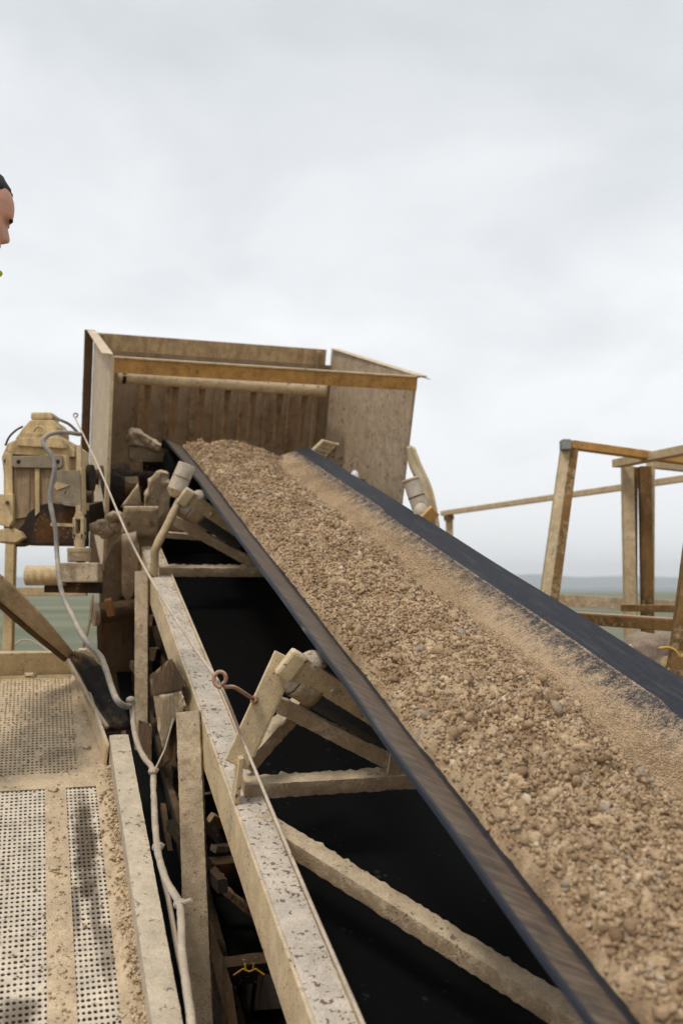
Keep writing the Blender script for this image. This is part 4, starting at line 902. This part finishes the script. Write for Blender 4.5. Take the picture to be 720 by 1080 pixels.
# fine crumbs of dried mud scattered over the plates
def crumbs(name, n_, fa, ft, lo, hi, mat, sl=0.0):
    a_ = fa(n_); t_ = ft(n_); z_ = lo + (hi - lo) * rng.random(n_) ** 2.5
    c_ = Bn(a_, t_, np.full(n_, HD + 0.004) + z_ * 0.5 + sl * (0.008 + 0.03 * np.clip((a_ - 0.196) / 0.079, 0, 1)))
    vv = ivs[rng.integers(0, len(ivs), n_)] * z_[:, None, None] + c_[:, None, :]
    ff = (ifc[None] + (np.arange(n_) * 12)[:, None, None]).reshape(-1, 3)
    me = bpy.data.meshes.new(name); me.from_pydata((vv.reshape(-1, 3) - gorg).tolist(), [], ff.tolist()); me.materials.append(mat)
    o = bpy.data.objects.new(name, me); COL.objects.link(o); o.location = gorg; return o
tt_f = lambda n_: 1.4 + 2.2 * rng.random(n_)
tag(crumbs('mud_crumbs', 3200, lambda n_: 0.262 - np.abs(rng.normal(0, 0.022, n_)), lambda n_: 1.5 + 1.35 * rng.random(n_), 0.0008, 0.0062, DECK, 1.0), 'crumbs of dried mud along the kerb drift', None, kind='stuff')
tag(crumbs('mud_crumbs', 260, lambda n_: 0.081 + rng.normal(0, 0.012, n_), lambda n_: 1.5 + 1.3 * rng.random(n_), 0.001, 0.005, DECK), 'crumbs of dried mud on the strip between the plates', None, kind='stuff')
tag(crumbs('mud_crumbs', 600, lambda n_: -0.5 + 0.74 * rng.random(n_), tt_f, 0.001, 0.0045, CAKED), 'loose crumbs spread thinly over the perforated plates', None, kind='stuff')
# tan strap; the flap puts an unlit void in as black colour
st = thing('guard_strap', 'tan fibre strap sloping down from the left into a ragged flap coloured as a black void', 'strap', A(75, 692, Y=3.7))
def band(name, L_, R__, mat, n_=20, th=0.012, amp=0.003):
    bm = bmesh.new(); Lc = curve([A(x, y, Y=d_) for x, y, d_ in L_], 8); Rc = curve([A(x, y, Y=d_) for x, y, d_ in R__], 8); g_ = []
    for p, q in zip(Lc, Rc):
        row = []
        for i in range(9):
            u = i / 8; pp = p.lerp(q, u); row.append(bm.verts.new(pp + Vector((0, -1, 0.4)) * (amp * (math.sin(u * 14) + 2 * noise.noise(pp * 30)))))
        g_.append(row)
    for j in range(len(g_) - 1):
        for i in range(8): bm.faces.new((g_[j][i], g_[j][i + 1], g_[j + 1][i + 1], g_[j + 1][i]))
    o = obj(name, bm, mat, st, smooth=True); md = o.modifiers.new('thick', 'SOLIDIFY'); md.thickness = th; md.offset = 0
band('strap', [(-20, 590, 3.3), (20, 623, 3.45), (50, 655, 3.55), (80, 690, 3.7)], [(-20, 616, 3.3), (10, 642, 3.45), (40, 668, 3.55), (72, 695, 3.7)], STRAPM, th=0.016)
band('strap_edge', [(-20, 615, 3.32), (10, 641, 3.47), (40, 667, 3.57), (72, 694, 3.7)], [(-20, 621, 3.32), (8, 646, 3.47), (38, 671, 3.57), (70, 697, 3.7)], MUDDY, th=0.02)
band('flap', [(80, 688, 3.68), (100, 697, 3.6), (120, 722, 3.5), (138, 768, 3.3)], [(72, 697, 3.68), (84, 716, 3.6), (98, 744, 3.45), (113, 768, 3.3)], FLAPM, th=0.02, amp=0.004)
band('flap_rim', [(73, 696, 3.64), (84.5, 716, 3.55), (99, 743.5, 3.4), (114.5, 767, 3.28)], [(71, 697, 3.64), (82, 716, 3.55), (96, 744, 3.4), (112, 768, 3.28)], CAKED, th=0.012, amp=0.004)
o = obj('loose_string', tube(curve([A(x, y, Y=4.6) for x, y in ((16, 680), (24, 675), (34, 676), (46, 683), (60, 692))], 5), 0.004, 6), ROPEM, loc=A(30, 678, Y=4.6)); tag(o, 'loose pale string curling in front of the timber railing', 'string')

# ------------------------------------------------------------------ left railing beyond the walkway
rl = thing('left_railing', 'cream timber post and rail beyond the walkway end, field behind it', 'railing', Vector((A(20, 700, Y=5.3).x, 5.3, 0)))
p = A(7, 700, Y=5.3); q = A(7.5, 500, Y=5.3)
obj('railing_post', beam(Vector((p.x, 5.3, 0)), Vector((p.x + 0.01, 5.3, q.z)), 0.050, 0.05, RT), YELLOWT, rl, bevel=0.004)
obj('railing_rail', beam(A(-60, 624, Y=5.22), A(92, 624, Y=5.22), 0.045, 0.03, Vector((0, 0, 1))), YELLOWT, rl, bevel=0.003)
obj('lower_rail', beam(A(-60, 703, Y=5.2), A(110, 703, Y=5.2), 0.16, 0.04, Vector((0, 0, 1))), YELLOWT, rl, bevel=0.003)

# ------------------------------------------------------------------ right-hand guard rails
rr_ = thing('guard_rail', 'brown leaning steel guard rail frame with a grey welded corner, right of the belt', 'railing', Vector((A(585, 640, Y=5.2).x, 5.2, 0)))
pt, pb = A(599, 473.5, Y=5.4), A(572, 670, Y=5.15)
lp_ = obj('leaning_post', lumpy(pb, pt, 0.088, 0.06, RT, amp=0.0012, step=0.02), RAILTAN, rr_)
obj('post_side', beam(pb + RT * 0.030 - Vector((0, 0.003, 0)), pt + RT * 0.028, 0.044, 0.068, RT), BROWNW, lp_, bevel=0.002)
obj('rail_corner', beam(A(591, 469.5, Y=5.36), A(600.5, 469.5, Y=5.36), 0.058, 0.08, Vector((0, 0, 1))), GREYCAP, rr_, bevel=0.006)
obj('top_rail', beam(A(600.5, 469, Y=5.38), A(760, 491, Y=5.9), 0.046, 0.06, Vector((0, 0, 1))), ORANGE, rr_, bevel=0.004)
obj('post_foot', beam(Vector((pb.x, pb.y, 0)), pb, 0.09, 0.07, RT), BROWNW, rr_)
bp_, bq_ = A(711, 760, Y=3.6), A(742, 520, Y=3.75)
obj('near_post', lumpy(bp_, bq_, 0.10, 0.05, RT, amp=0.002, step=0.02), BROWNW, rr_)
obj('near_post_foot', beam(Vector((bp_.x, bp_.y, 0)), bp_, 0.12, 0.05, RT), BROWNW, rr_)
b1_ = obj('middle_rail', beam(A(592, 651, Y=4.7), A(730, 661, Y=4.2), 0.05, 0.05, Vector((0, 0, 1))), BROWNW, rr_, bevel=0.003)
obj('rail_top_face', beam(A(592, 645.2, Y=4.72), A(730, 654.0, Y=4.22), 0.006, 0.085, Vector((0, 0, 1))), HOOKM, b1_)
obj('short_rail', beam(A(656, 641, Y=5.0), A(712, 642, Y=4.8), 0.034, 0.04, Vector((0, 0, 1))), BROWNW, rr_, bevel=0.002)
r2 = thing('stair_gate_frame', 'tan double post gate frame with flat bars across its top, far right', 'gate frame', Vector((A(670, 680, Y=6).x, 6.0, 0)))
for (x0, x1, mt, sh) in ((661, 660, RAILTAN, 12), (679, 678, BROWNW, 12)):
    a_ = A(x0, 492, Y=6.0); b_ = A(x1, 690, Y=6.0)
    o = obj('gate_post', beam(Vector((b_.x, 6.0, 0)), a_, 0.066, 0.06, RT), mt, r2, bevel=0.003)
    obj('post_edge', beam(A(x1 + 8, 690, Y=6.03), A(x0 + 8, 493, Y=6.03), 0.022, 0.05, RT), RAILTAN if mt is BROWNW else BROWNW, o)
obj('top_bar', beam(A(650, 489, Y=5.95), A(740, 471, Y=5.2), 0.048, 0.07, Vector((0, 0, 1))), RAILTAN, r2, bevel=0.003)
obj('top_bar', beam(A(684, 489.5, Y=6.02), A(750, 497, Y=6.4), 0.045, 0.05, Vector((0, 0, 1))), RAILTAN, r2, bevel=0.003)
r3 = thing('far_handrail', 'long thin cream handrail on a short post behind the belt', 'railing', Vector((A(473, 560, Y=9.2).x, 9.2, 0)))
obj('handrail', beam(A(466, 541.5, Y=9.3), A(760, 499, Y=6.4), 0.045, 0.045, Vector((0, 0, 1))), RAILTAN, r3, bevel=0.004)
p = A(473.5, 545, Y=9.25); obj('handrail_post', beam(Vector((p.x, p.y, 0)), p, 0.065, 0.05, RT), RAILTAN, r3, bevel=0.003)
obj('handrail_bracket', beam(A(468, 547, Y=9.2), A(478, 545, Y=9.2), 0.045, 0.05, Vector((0, 0, 1))), BROWNW, r3)
r4 = thing('far_barrier', 'low tan barrier board beyond the guard rail on the right', 'barrier', Vector((A(620, 636, Y=7).x, 7.0, 0)))
obj('board', beam(A(570, 632, Y=7.0), A(740, 641, Y=7.0), 0.085, 0.04, Vector((0, 0, 1))), CAKED, r4, bevel=0.003)
for x in (580, 735):
    p = A(x, 636, Y=7.05); obj('barrier_post', beam(Vector((p.x, 7.05, 0)), p, 0.07, 0.05, RT), RAILTAN, r4)
# platform shelf with sacks by the right edge
sh = thing('side_platform', 'dusty steel ledge outside the right edge of the belt', 'platform', Vector((1.75, 3.9, 0)))
pc_ = A(705, 735, Y=3.75)
obj('ledge', beam(pc_ + Vector((-0.15, 0.1, -0.10)), pc_ + Vector((1.0, 0.1, -0.10)), 0.7, 0.04, Vector((0, 1, 0))), CAKED, sh)
obj('ledge_leg', beam(Vector((pc_.x + 0.5, pc_.y + 0.1, 0)), pc_ + Vector((0.5, 0.1, -0.12)), 0.1, 0.1), CAKED, sh)
s1 = obj('sack', lump(A(686, 692, Y=3.8), 0.118, 4, 0.22, 1.0, (0.95, 0.8, 0.8), seed=2), STONEM, smooth=True, loc=A(686, 715, Y=3.8)); tag(s1, 'rounded grey brown sack slumped beside the belt at the right', 'sack')
s2 = obj('sack', lump(A(713, 709, Y=3.7), 0.078, 4, 0.25, 1.0, (1, 0.8, 0.75), seed=5), SACKG, smooth=True, loc=A(713, 720, Y=3.7)); tag(s2, 'olive sack bound with yellow cord at the right edge', 'sack')
o = obj('yellow_cord', tube(curve([A(x, y, Y=3.62) for x, y in ((694, 684), (705, 683), (713, 688), (716, 697), (708, 703), (700, 713), (716, 706), (718, 690), (724, 712), (718, 724))], 6), 0.0055, 8), YELW, smooth=True, loc=A(712, 700, Y=3.62)); tag(o, 'yellow cord looped round the olive sack', 'cord')
o = obj('red_cord', tube(curve([A(x, y, Y=3.95) for x, y in ((645, 672), (652, 678), (662, 679), (668, 683), (664, 688))], 6), 0.006, 8), REDW, smooth=True, loc=A(658, 680, Y=3.95)); tag(o, 'short red cord hanging left of the grey brown sack', 'cord')

# ------------------------------------------------------------------ return training roller and curved guard outside the box, right
gr_ = thing('training_roller', 'pale upright guide roller on a rusty bracket at the right belt edge', 'roller', A(455, 580, Y=4.6))
gb, gt = A(443, 536, Y=4.5), A(433, 507, Y=4.5)
gx = (gt - gb).normalized()
obj('roller_shell', cyl(gb, gt, 0.037, 28, amp=0.001, n=4), ROLLERM, gr_, bevel=0.003)
obj('roller_top', cyl(gt, gt + gx * 0.010, 0.042, 28), CREAM, gr_, bevel=0.003)
obj('roller_ring', cyl(gb.lerp(gt, 0.40), gb.lerp(gt, 0.44), 0.039, 28), MUDDY, gr_)
obj('roller_neck', cyl(gb - gx * 0.05, gb, 0.025, 24, r1=0.034), ROLLERM, gr_)
obj('knuckle', lump(A(444, 540, Y=4.42), 0.034, 3, 0.1, 1, (1, 1, 1.2)), ROLLERM, gr_, smooth=True)
obj('bracket', beam(A(444, 552, Y=4.38), A(458, 538, Y=4.38), 0.055, 0.03, NN), ORANGE, gr_, bevel=0.003)
obj('bracket_arm', beam(A(452, 538, Y=4.4), A(466, 600, Y=4.5), 0.035, 0.03, RT), CREAM, gr_, bevel=0.002)
cg = thing('curved_guard', 'curved cream guard strip rising against the right chute plate', 'guard', A(460, 580, Y=5.2))
bm = bmesh.new(); Lp = curve([A(x, y, Y=5.0) for x, y in ((433, 470), (434, 488), (441, 505), (447, 522), (452, 540), (458, 562))], 6); Rp = curve([A(x, y, Y=5.05) for x, y in ((434.5, 470), (440, 488), (449, 505), (455, 522), (459, 540), (465, 566))], 6)
for i in range(len(Lp) - 1): bm.faces.new([bm.verts.new(v_) for v_ in (Lp[i], Rp[i], Rp[i + 1], Lp[i + 1])])
bmesh.ops.remove_doubles(bm, verts=bm.verts, dist=1e-5)
o = obj('guard_strip', bm, RAILTAN, cg, smooth=True); md = o.modifiers.new('thick', 'SOLIDIFY'); md.thickness = 0.02
Lp = curve([A(x, y, Y=5.12) for x, y in ((435, 472), (442, 490), (452, 512), (458, 535), (462, 562))], 6)
obj('guard_edge', tube(Lp, 0.012, 8), CREAM, cg, smooth=True)
obj('guard_foot', beam(Vector((A(463, 566, Y=5.05).x, 5.05, 0)), A(462, 563, Y=5.05), 0.05, 0.05), RAILTAN, cg)
# stepped scraper block and white cap near the belt head, right
sb = thing('scraper_block', 'tan ribbed scraper block behind the belt head', 'scraper', A(345, 485, t=5.9))
for k in range(4):
    x0, y0 = 327.5 + 3.5 * k, 477.5 - 3.3 * k
    obj('rib', prism([A(x0, y0, t=5.85), A(x0 + 15.5, y0 + 6.5 - k * 0.8, t=5.85), A(x0 + 18.6, y0 + 3.4 - k * 0.8, t=5.85), A(x0 + 3.4, y0 - 3.2, t=5.85)], D * (0.05 + 0.008 * (k % 2)) - D * 0.008 * (k % 2)), RAILTAN, sb, bevel=0.003)
obj('block_side', slab([A(343, 485, t=5.87), A(358, 468, t=5.87), A(363, 474, t=5.87), A(364, 488, t=5.87), A(356, 496, t=5.87)], D * 0.06, 0.002), BOXR, sb)
wc = obj('white_cap', lump(A(374, 502, t=4.95), 0.026, 3, 0.03, 1, (0.8, 0.8, 1.2)), WHITEP, smooth=True, loc=A(374, 506, t=4.95)); tag(wc, 'small shiny white cap poking above the right belt edge', 'cap')

# ------------------------------------------------------------------ person at the left edge
PX, PY = -0.981, 2.9
def ztk(y): return A(13, y, Y=PY).z
zb = ztk(232); hu = (ztk(232) - ztk(255)) / 0.062        # scale of the face
footz = (B(-0.2, 0, 0) * 0).z
def deck_z(x, y):
    v_ = Vector((x, y, 0)) - CAM; return CAM.z + (HD - (v_.x * NN.x + v_.y * NN.y)) / NN.z
cx = PX - 0.165
gz = deck_z(cx, PY)
pe = thing('person', 'dark haired man in profile looking right, yellow hi-vis jacket, on the walkway', 'person', Vector((cx, PY, gz)))
H0 = PX - 0.095          # head centre x
# rows: z offset from brow (m), front x, back x, half width, nose-ness
rows_ = [(-0.150, 0.035, -0.060, 0.050), (-0.128, 0.050, -0.065, 0.052), (-0.112, 0.068, -0.068, 0.052), (-0.100, 0.076, -0.075, 0.055), (-0.090, 0.074, -0.082, 0.059), (-0.082, 0.080, -0.086, 0.062),
         (-0.074, 0.079, -0.09, 0.064), (-0.068, 0.081, -0.092, 0.066), (-0.060, 0.083, -0.095, 0.068), (-0.045, 0.082, -0.098, 0.070), (-0.025, 0.080, -0.100, 0.073), (-0.012, 0.079, -0.102, 0.074),
         (0.0, 0.087, -0.103, 0.075), (0.010, 0.088, -0.104, 0.076), (0.03, 0.085, -0.104, 0.077), (0.055, 0.076, -0.100, 0.075), (0.080, 0.055, -0.088, 0.066), (0.100, 0.025, -0.062, 0.045), (0.112, -0.005, -0.03, 0.015)]
bm = bmesh.new(); rg = []; sgm = 32
for (dz_, fx, bx_, hw) in rows_:
    ring = []
    for k in range(sgm):
        an = 2 * math.pi * k / sgm; cx_ = (fx + bx_) / 2; rx_ = (fx - bx_) / 2
        c_, s_ = math.cos(an), math.sin(an)
        e_ = 0.80
        px_ = cx_ + rx_ * math.copysign(abs(c_) ** e_, c_); py_ = hw * math.copysign(abs(s_) ** e_, s_)
        # nose
        nf = max(0.0, 1 - abs(py_) / 0.019) if c_ > 0 else 0
        nz_ = {True: 0.0}.get(False, 0.0)
        if -0.066 < dz_ < -0.005: nz_ = 0.030 * min(1.0, (-0.003 - dz_) / 0.045) ** 0.9
        px_ += nf * nz_
        # eye sockets
        if -0.030 < dz_ < -0.006 and c_ > 0 and 0.016 < abs(py_) < 0.048: px_ -= 0.008
        ring.append(bm.verts.new(Vector((H0 + px_, PY + py_, zb + dz_))))
    rg.append(ring)
for j in range(len(rg) - 1):
    for k in range(sgm): bm.faces.new((rg[j][k], rg[j][(k + 1) % sgm], rg[j + 1][(k + 1) % sgm], rg[j + 1][k]))
bm.faces.new(rg[0][::-1]); bm.faces.new(rg[-1])
piv = Vector((H0 + 0.06, PY, zb - 0.01)); tilt = Matrix.Rotation(R_(18), 3, 'Y')
turn = Matrix.Rotation(R_(30), 3, 'Z')
def tl(bm_):
    for v_ in bm_.verts: v_.co = turn @ (tilt @ (v_.co - piv)) + piv
    return bm_
hd = obj('head', tl(bm), SKIN, pe, smooth=True); md = hd.modifiers.new('s', 'SUBSURF'); md.levels = 1; md.render_levels = 1
bm = bmesh.new(); rg = []
for (dz_, fx, bx_, hw) in rows_[8:]:
    fr_ = fx + 0.006 if dz_ > 0.075 else (0.066 if dz_ > 0.05 else (0.035 if dz_ > 0.03 else (0.012 if dz_ > -0.02 else -0.02)))
    if dz_ < 0.05: fr_ = min(fr_, 0.012 + dz_ * 0.5)
    ring = []
    for k in range(sgm):
        an = 2 * math.pi * k / sgm; bb_ = bx_ - 0.010; cx_ = (fr_ + bb_) / 2; rx_ = (fr_ - bb_) / 2
        ring.append(bm.verts.new(Vector((H0 + cx_ + rx_ * math.cos(an), PY + (hw + 0.006) * math.sin(an), zb + dz_ + (0.010 if dz_ > 0.09 else 0.003)))))
    rg.append(ring)
for j in range(len(rg) - 1):
    for k in range(sgm): bm.faces.new((rg[j][k], rg[j][(k + 1) % sgm], rg[j + 1][(k + 1) % sgm], rg[j + 1][k]))
bm.faces.new(rg[0][::-1]); bm.faces.new(rg[-1])
for v_ in bm.verts: v_.co += Vector((noise.noise(v_.co * 60), noise.noise(v_.co * 60 + Vector((5, 0, 0))), noise.noise(v_.co * 70))) * 0.0045
obj('hair', tl(bm), HAIR, hd, smooth=True)
for s_ in (-1, 1):
    e_ = Vector((H0 + 0.060, PY + s_ * 0.030, zb - 0.018)); obj('eye', tl(lump(e_ - Vector((0.006, 0, 0)), 0.011, 2, 0)), EYEM, hd, smooth=True)
    obj('eyebrow', tl(lump(e_ + Vector((0.021, -s_ * 0.004, 0.016)), 0.017, 2, 0.1, squash=(0.42, 1.0, 0.25))), HAIR, hd, smooth=True)
    obj('ear', tl(lump(Vector((H0 - 0.012, PY + s_ * 0.078, zb - 0.03)), 0.030, 3, 0.15, squash=(0.6, 0.28, 1))), SKIN, hd, smooth=True)
obj('lips', tl(lump(Vector((H0 + 0.076, PY, zb - 0.083)), 0.022, 2, 0.05, squash=(0.35, 1, 0.35))), LIPM, hd, smooth=True)
obj('collar', lump(Vector((PX - 0.102, PY, zb - 0.157)), 0.074, 3, 0.05, squash=(1.0, 1.0, 0.15)), HIVIS, pe, smooth=True)
def skinned(name, V, E, Rr, mat, sub=2):
    me = bpy.data.meshes.new(name); off = origin(pe); me.from_pydata([tuple(Vector(v_) - off) for v_ in V], E, []); me.materials.append(mat)
    o = bpy.data.objects.new(name, me); link(o, pe); md = o.modifiers.new('skin', 'SKIN'); md.use_smooth_shade = True
    for k, sv in enumerate(me.skin_vertices[0].data): sv.radius = (Rr[k], Rr[k]) if not isinstance(Rr[k], tuple) else Rr[k]; sv.use_root = (k == 0)
    md = o.modifiers.new('sub', 'SUBSURF'); md.levels = sub; md.render_levels = sub
    return o
sx = cx - 0.06; hip = gz + 0.95; shz = zb - 0.235
V = [(sx, PY, hip - 0.05), (sx, PY, hip + 0.15), (sx + 0.0, PY, hip + 0.36), (sx - 0.01, PY, shz - 0.03), (sx + 0.015, PY, shz + 0.06), (sx + 0.035, PY, zb - 0.145)]
E = [(0, 1), (1, 2), (2, 3), (3, 4), (4, 5)]; Rr = [(0.12, 0.15), (0.115, 0.14), (0.125, 0.16), (0.11, 0.15), 0.065, 0.062]
for s_ in (-1, 1):
    n0 = len(V); V += [(sx, PY + s_ * 0.17, shz - 0.02), (sx - 0.03, PY + s_ * 0.22, shz - 0.30), (sx + 0.05, PY + s_ * 0.22, shz - 0.55)]
    E += [(3, n0), (n0, n0 + 1), (n0 + 1, n0 + 2)]; Rr += [0.065, 0.052, 0.038]
skinned('jacket', V, E, Rr, HIVIS)
V = [(sx, PY, hip)]; E = []; Rr = [(0.12, 0.16)]
for s_ in (-1, 1):
    n0 = len(V); fy = PY + s_ * 0.12
    fz = deck_z(sx, fy)
    V += [(sx, PY + s_ * 0.09, hip - 0.08), (sx + 0.02, PY + s_ * 0.11, (hip + fz) / 2), (sx - 0.01, fy, fz + 0.10)]
    E += [(0, n0), (n0, n0 + 1), (n0 + 1, n0 + 2)]; Rr += [0.09, 0.065, 0.05]
skinned('trousers', V, E, Rr, TROUS)
for s_ in (-1, 1):
    fy = PY + s_ * 0.12; fz = deck_z(sx, fy)
    skinned('boot', [(sx - 0.03, fy, fz + 0.06), (sx - 0.02, fy, fz + 0.12), (sx + 0.08, fy, fz + 0.05), (sx + 0.16, fy, fz + 0.04)], [(0, 1), (0, 2), (2, 3)], [0.045, 0.05, 0.042, 0.03], BOOTM)
    hx, hy, hz_ = sx + 0.055, PY + s_ * 0.22, shz - 0.57
    V = [(hx, hy, hz_), (hx + 0.01, hy, hz_ - 0.05), (hx + 0.015, hy, hz_ - 0.08)]; E = [(0, 1), (1, 2)]; Rr = [(0.022, 0.016), (0.034, 0.015), (0.036, 0.013)]
    for f_ in range(4):
        n0 = len(V); ox = -0.028 + 0.019 * f_; ln_ = (0.055, 0.068, 0.072, 0.064)[f_]
        V += [(hx + 0.015 + ox, hy, hz_ - 0.09), (hx + 0.018 + ox, hy - s_ * 0.012, hz_ - 0.09 - ln_ * 0.5), (hx + 0.018 + ox, hy - s_ * 0.034, hz_ - 0.09 - ln_)]
        E += [(2, n0), (n0, n0 + 1), (n0 + 1, n0 + 2)]; Rr += [0.009, 0.0085, 0.0075]
    n0 = len(V); V += [(hx + 0.042, hy - s_ * 0.01, hz_ - 0.045), (hx + 0.058, hy - s_ * 0.02, hz_ - 0.085)]; E += [(1, n0), (n0, n0 + 1)]; Rr += [0.011, 0.009]
    skinned('hand', V, E, Rr, SKIN)

# ------------------------------------------------------------------ haze
bm = bmesh.new(); bmesh.ops.create_cube(bm, size=1)
for v_ in bm.verts: v_.co = Vector((v_.co.x * 26400, v_.co.y * 26400, v_.co.z * (320) + 155))
m = bpy.data.materials.new('haze_air'); m.use_nodes = True; t = m.node_tree
t.nodes.remove(t.nodes['Principled BSDF'])
pvn = t.nodes.new('ShaderNodeVolumePrincipled'); pvn.inputs['Color'].default_value = (0.93, 0.97, 1.0, 1); pvn.inputs['Density'].default_value = 0.00010
t.links.new(pvn.outputs[0], t.nodes['Material Output'].inputs['Volume'])
hzo = obj('haze', bm, m); tag(hzo, 'thin pale haze over the far moorland and hills', None, kind='stuff')
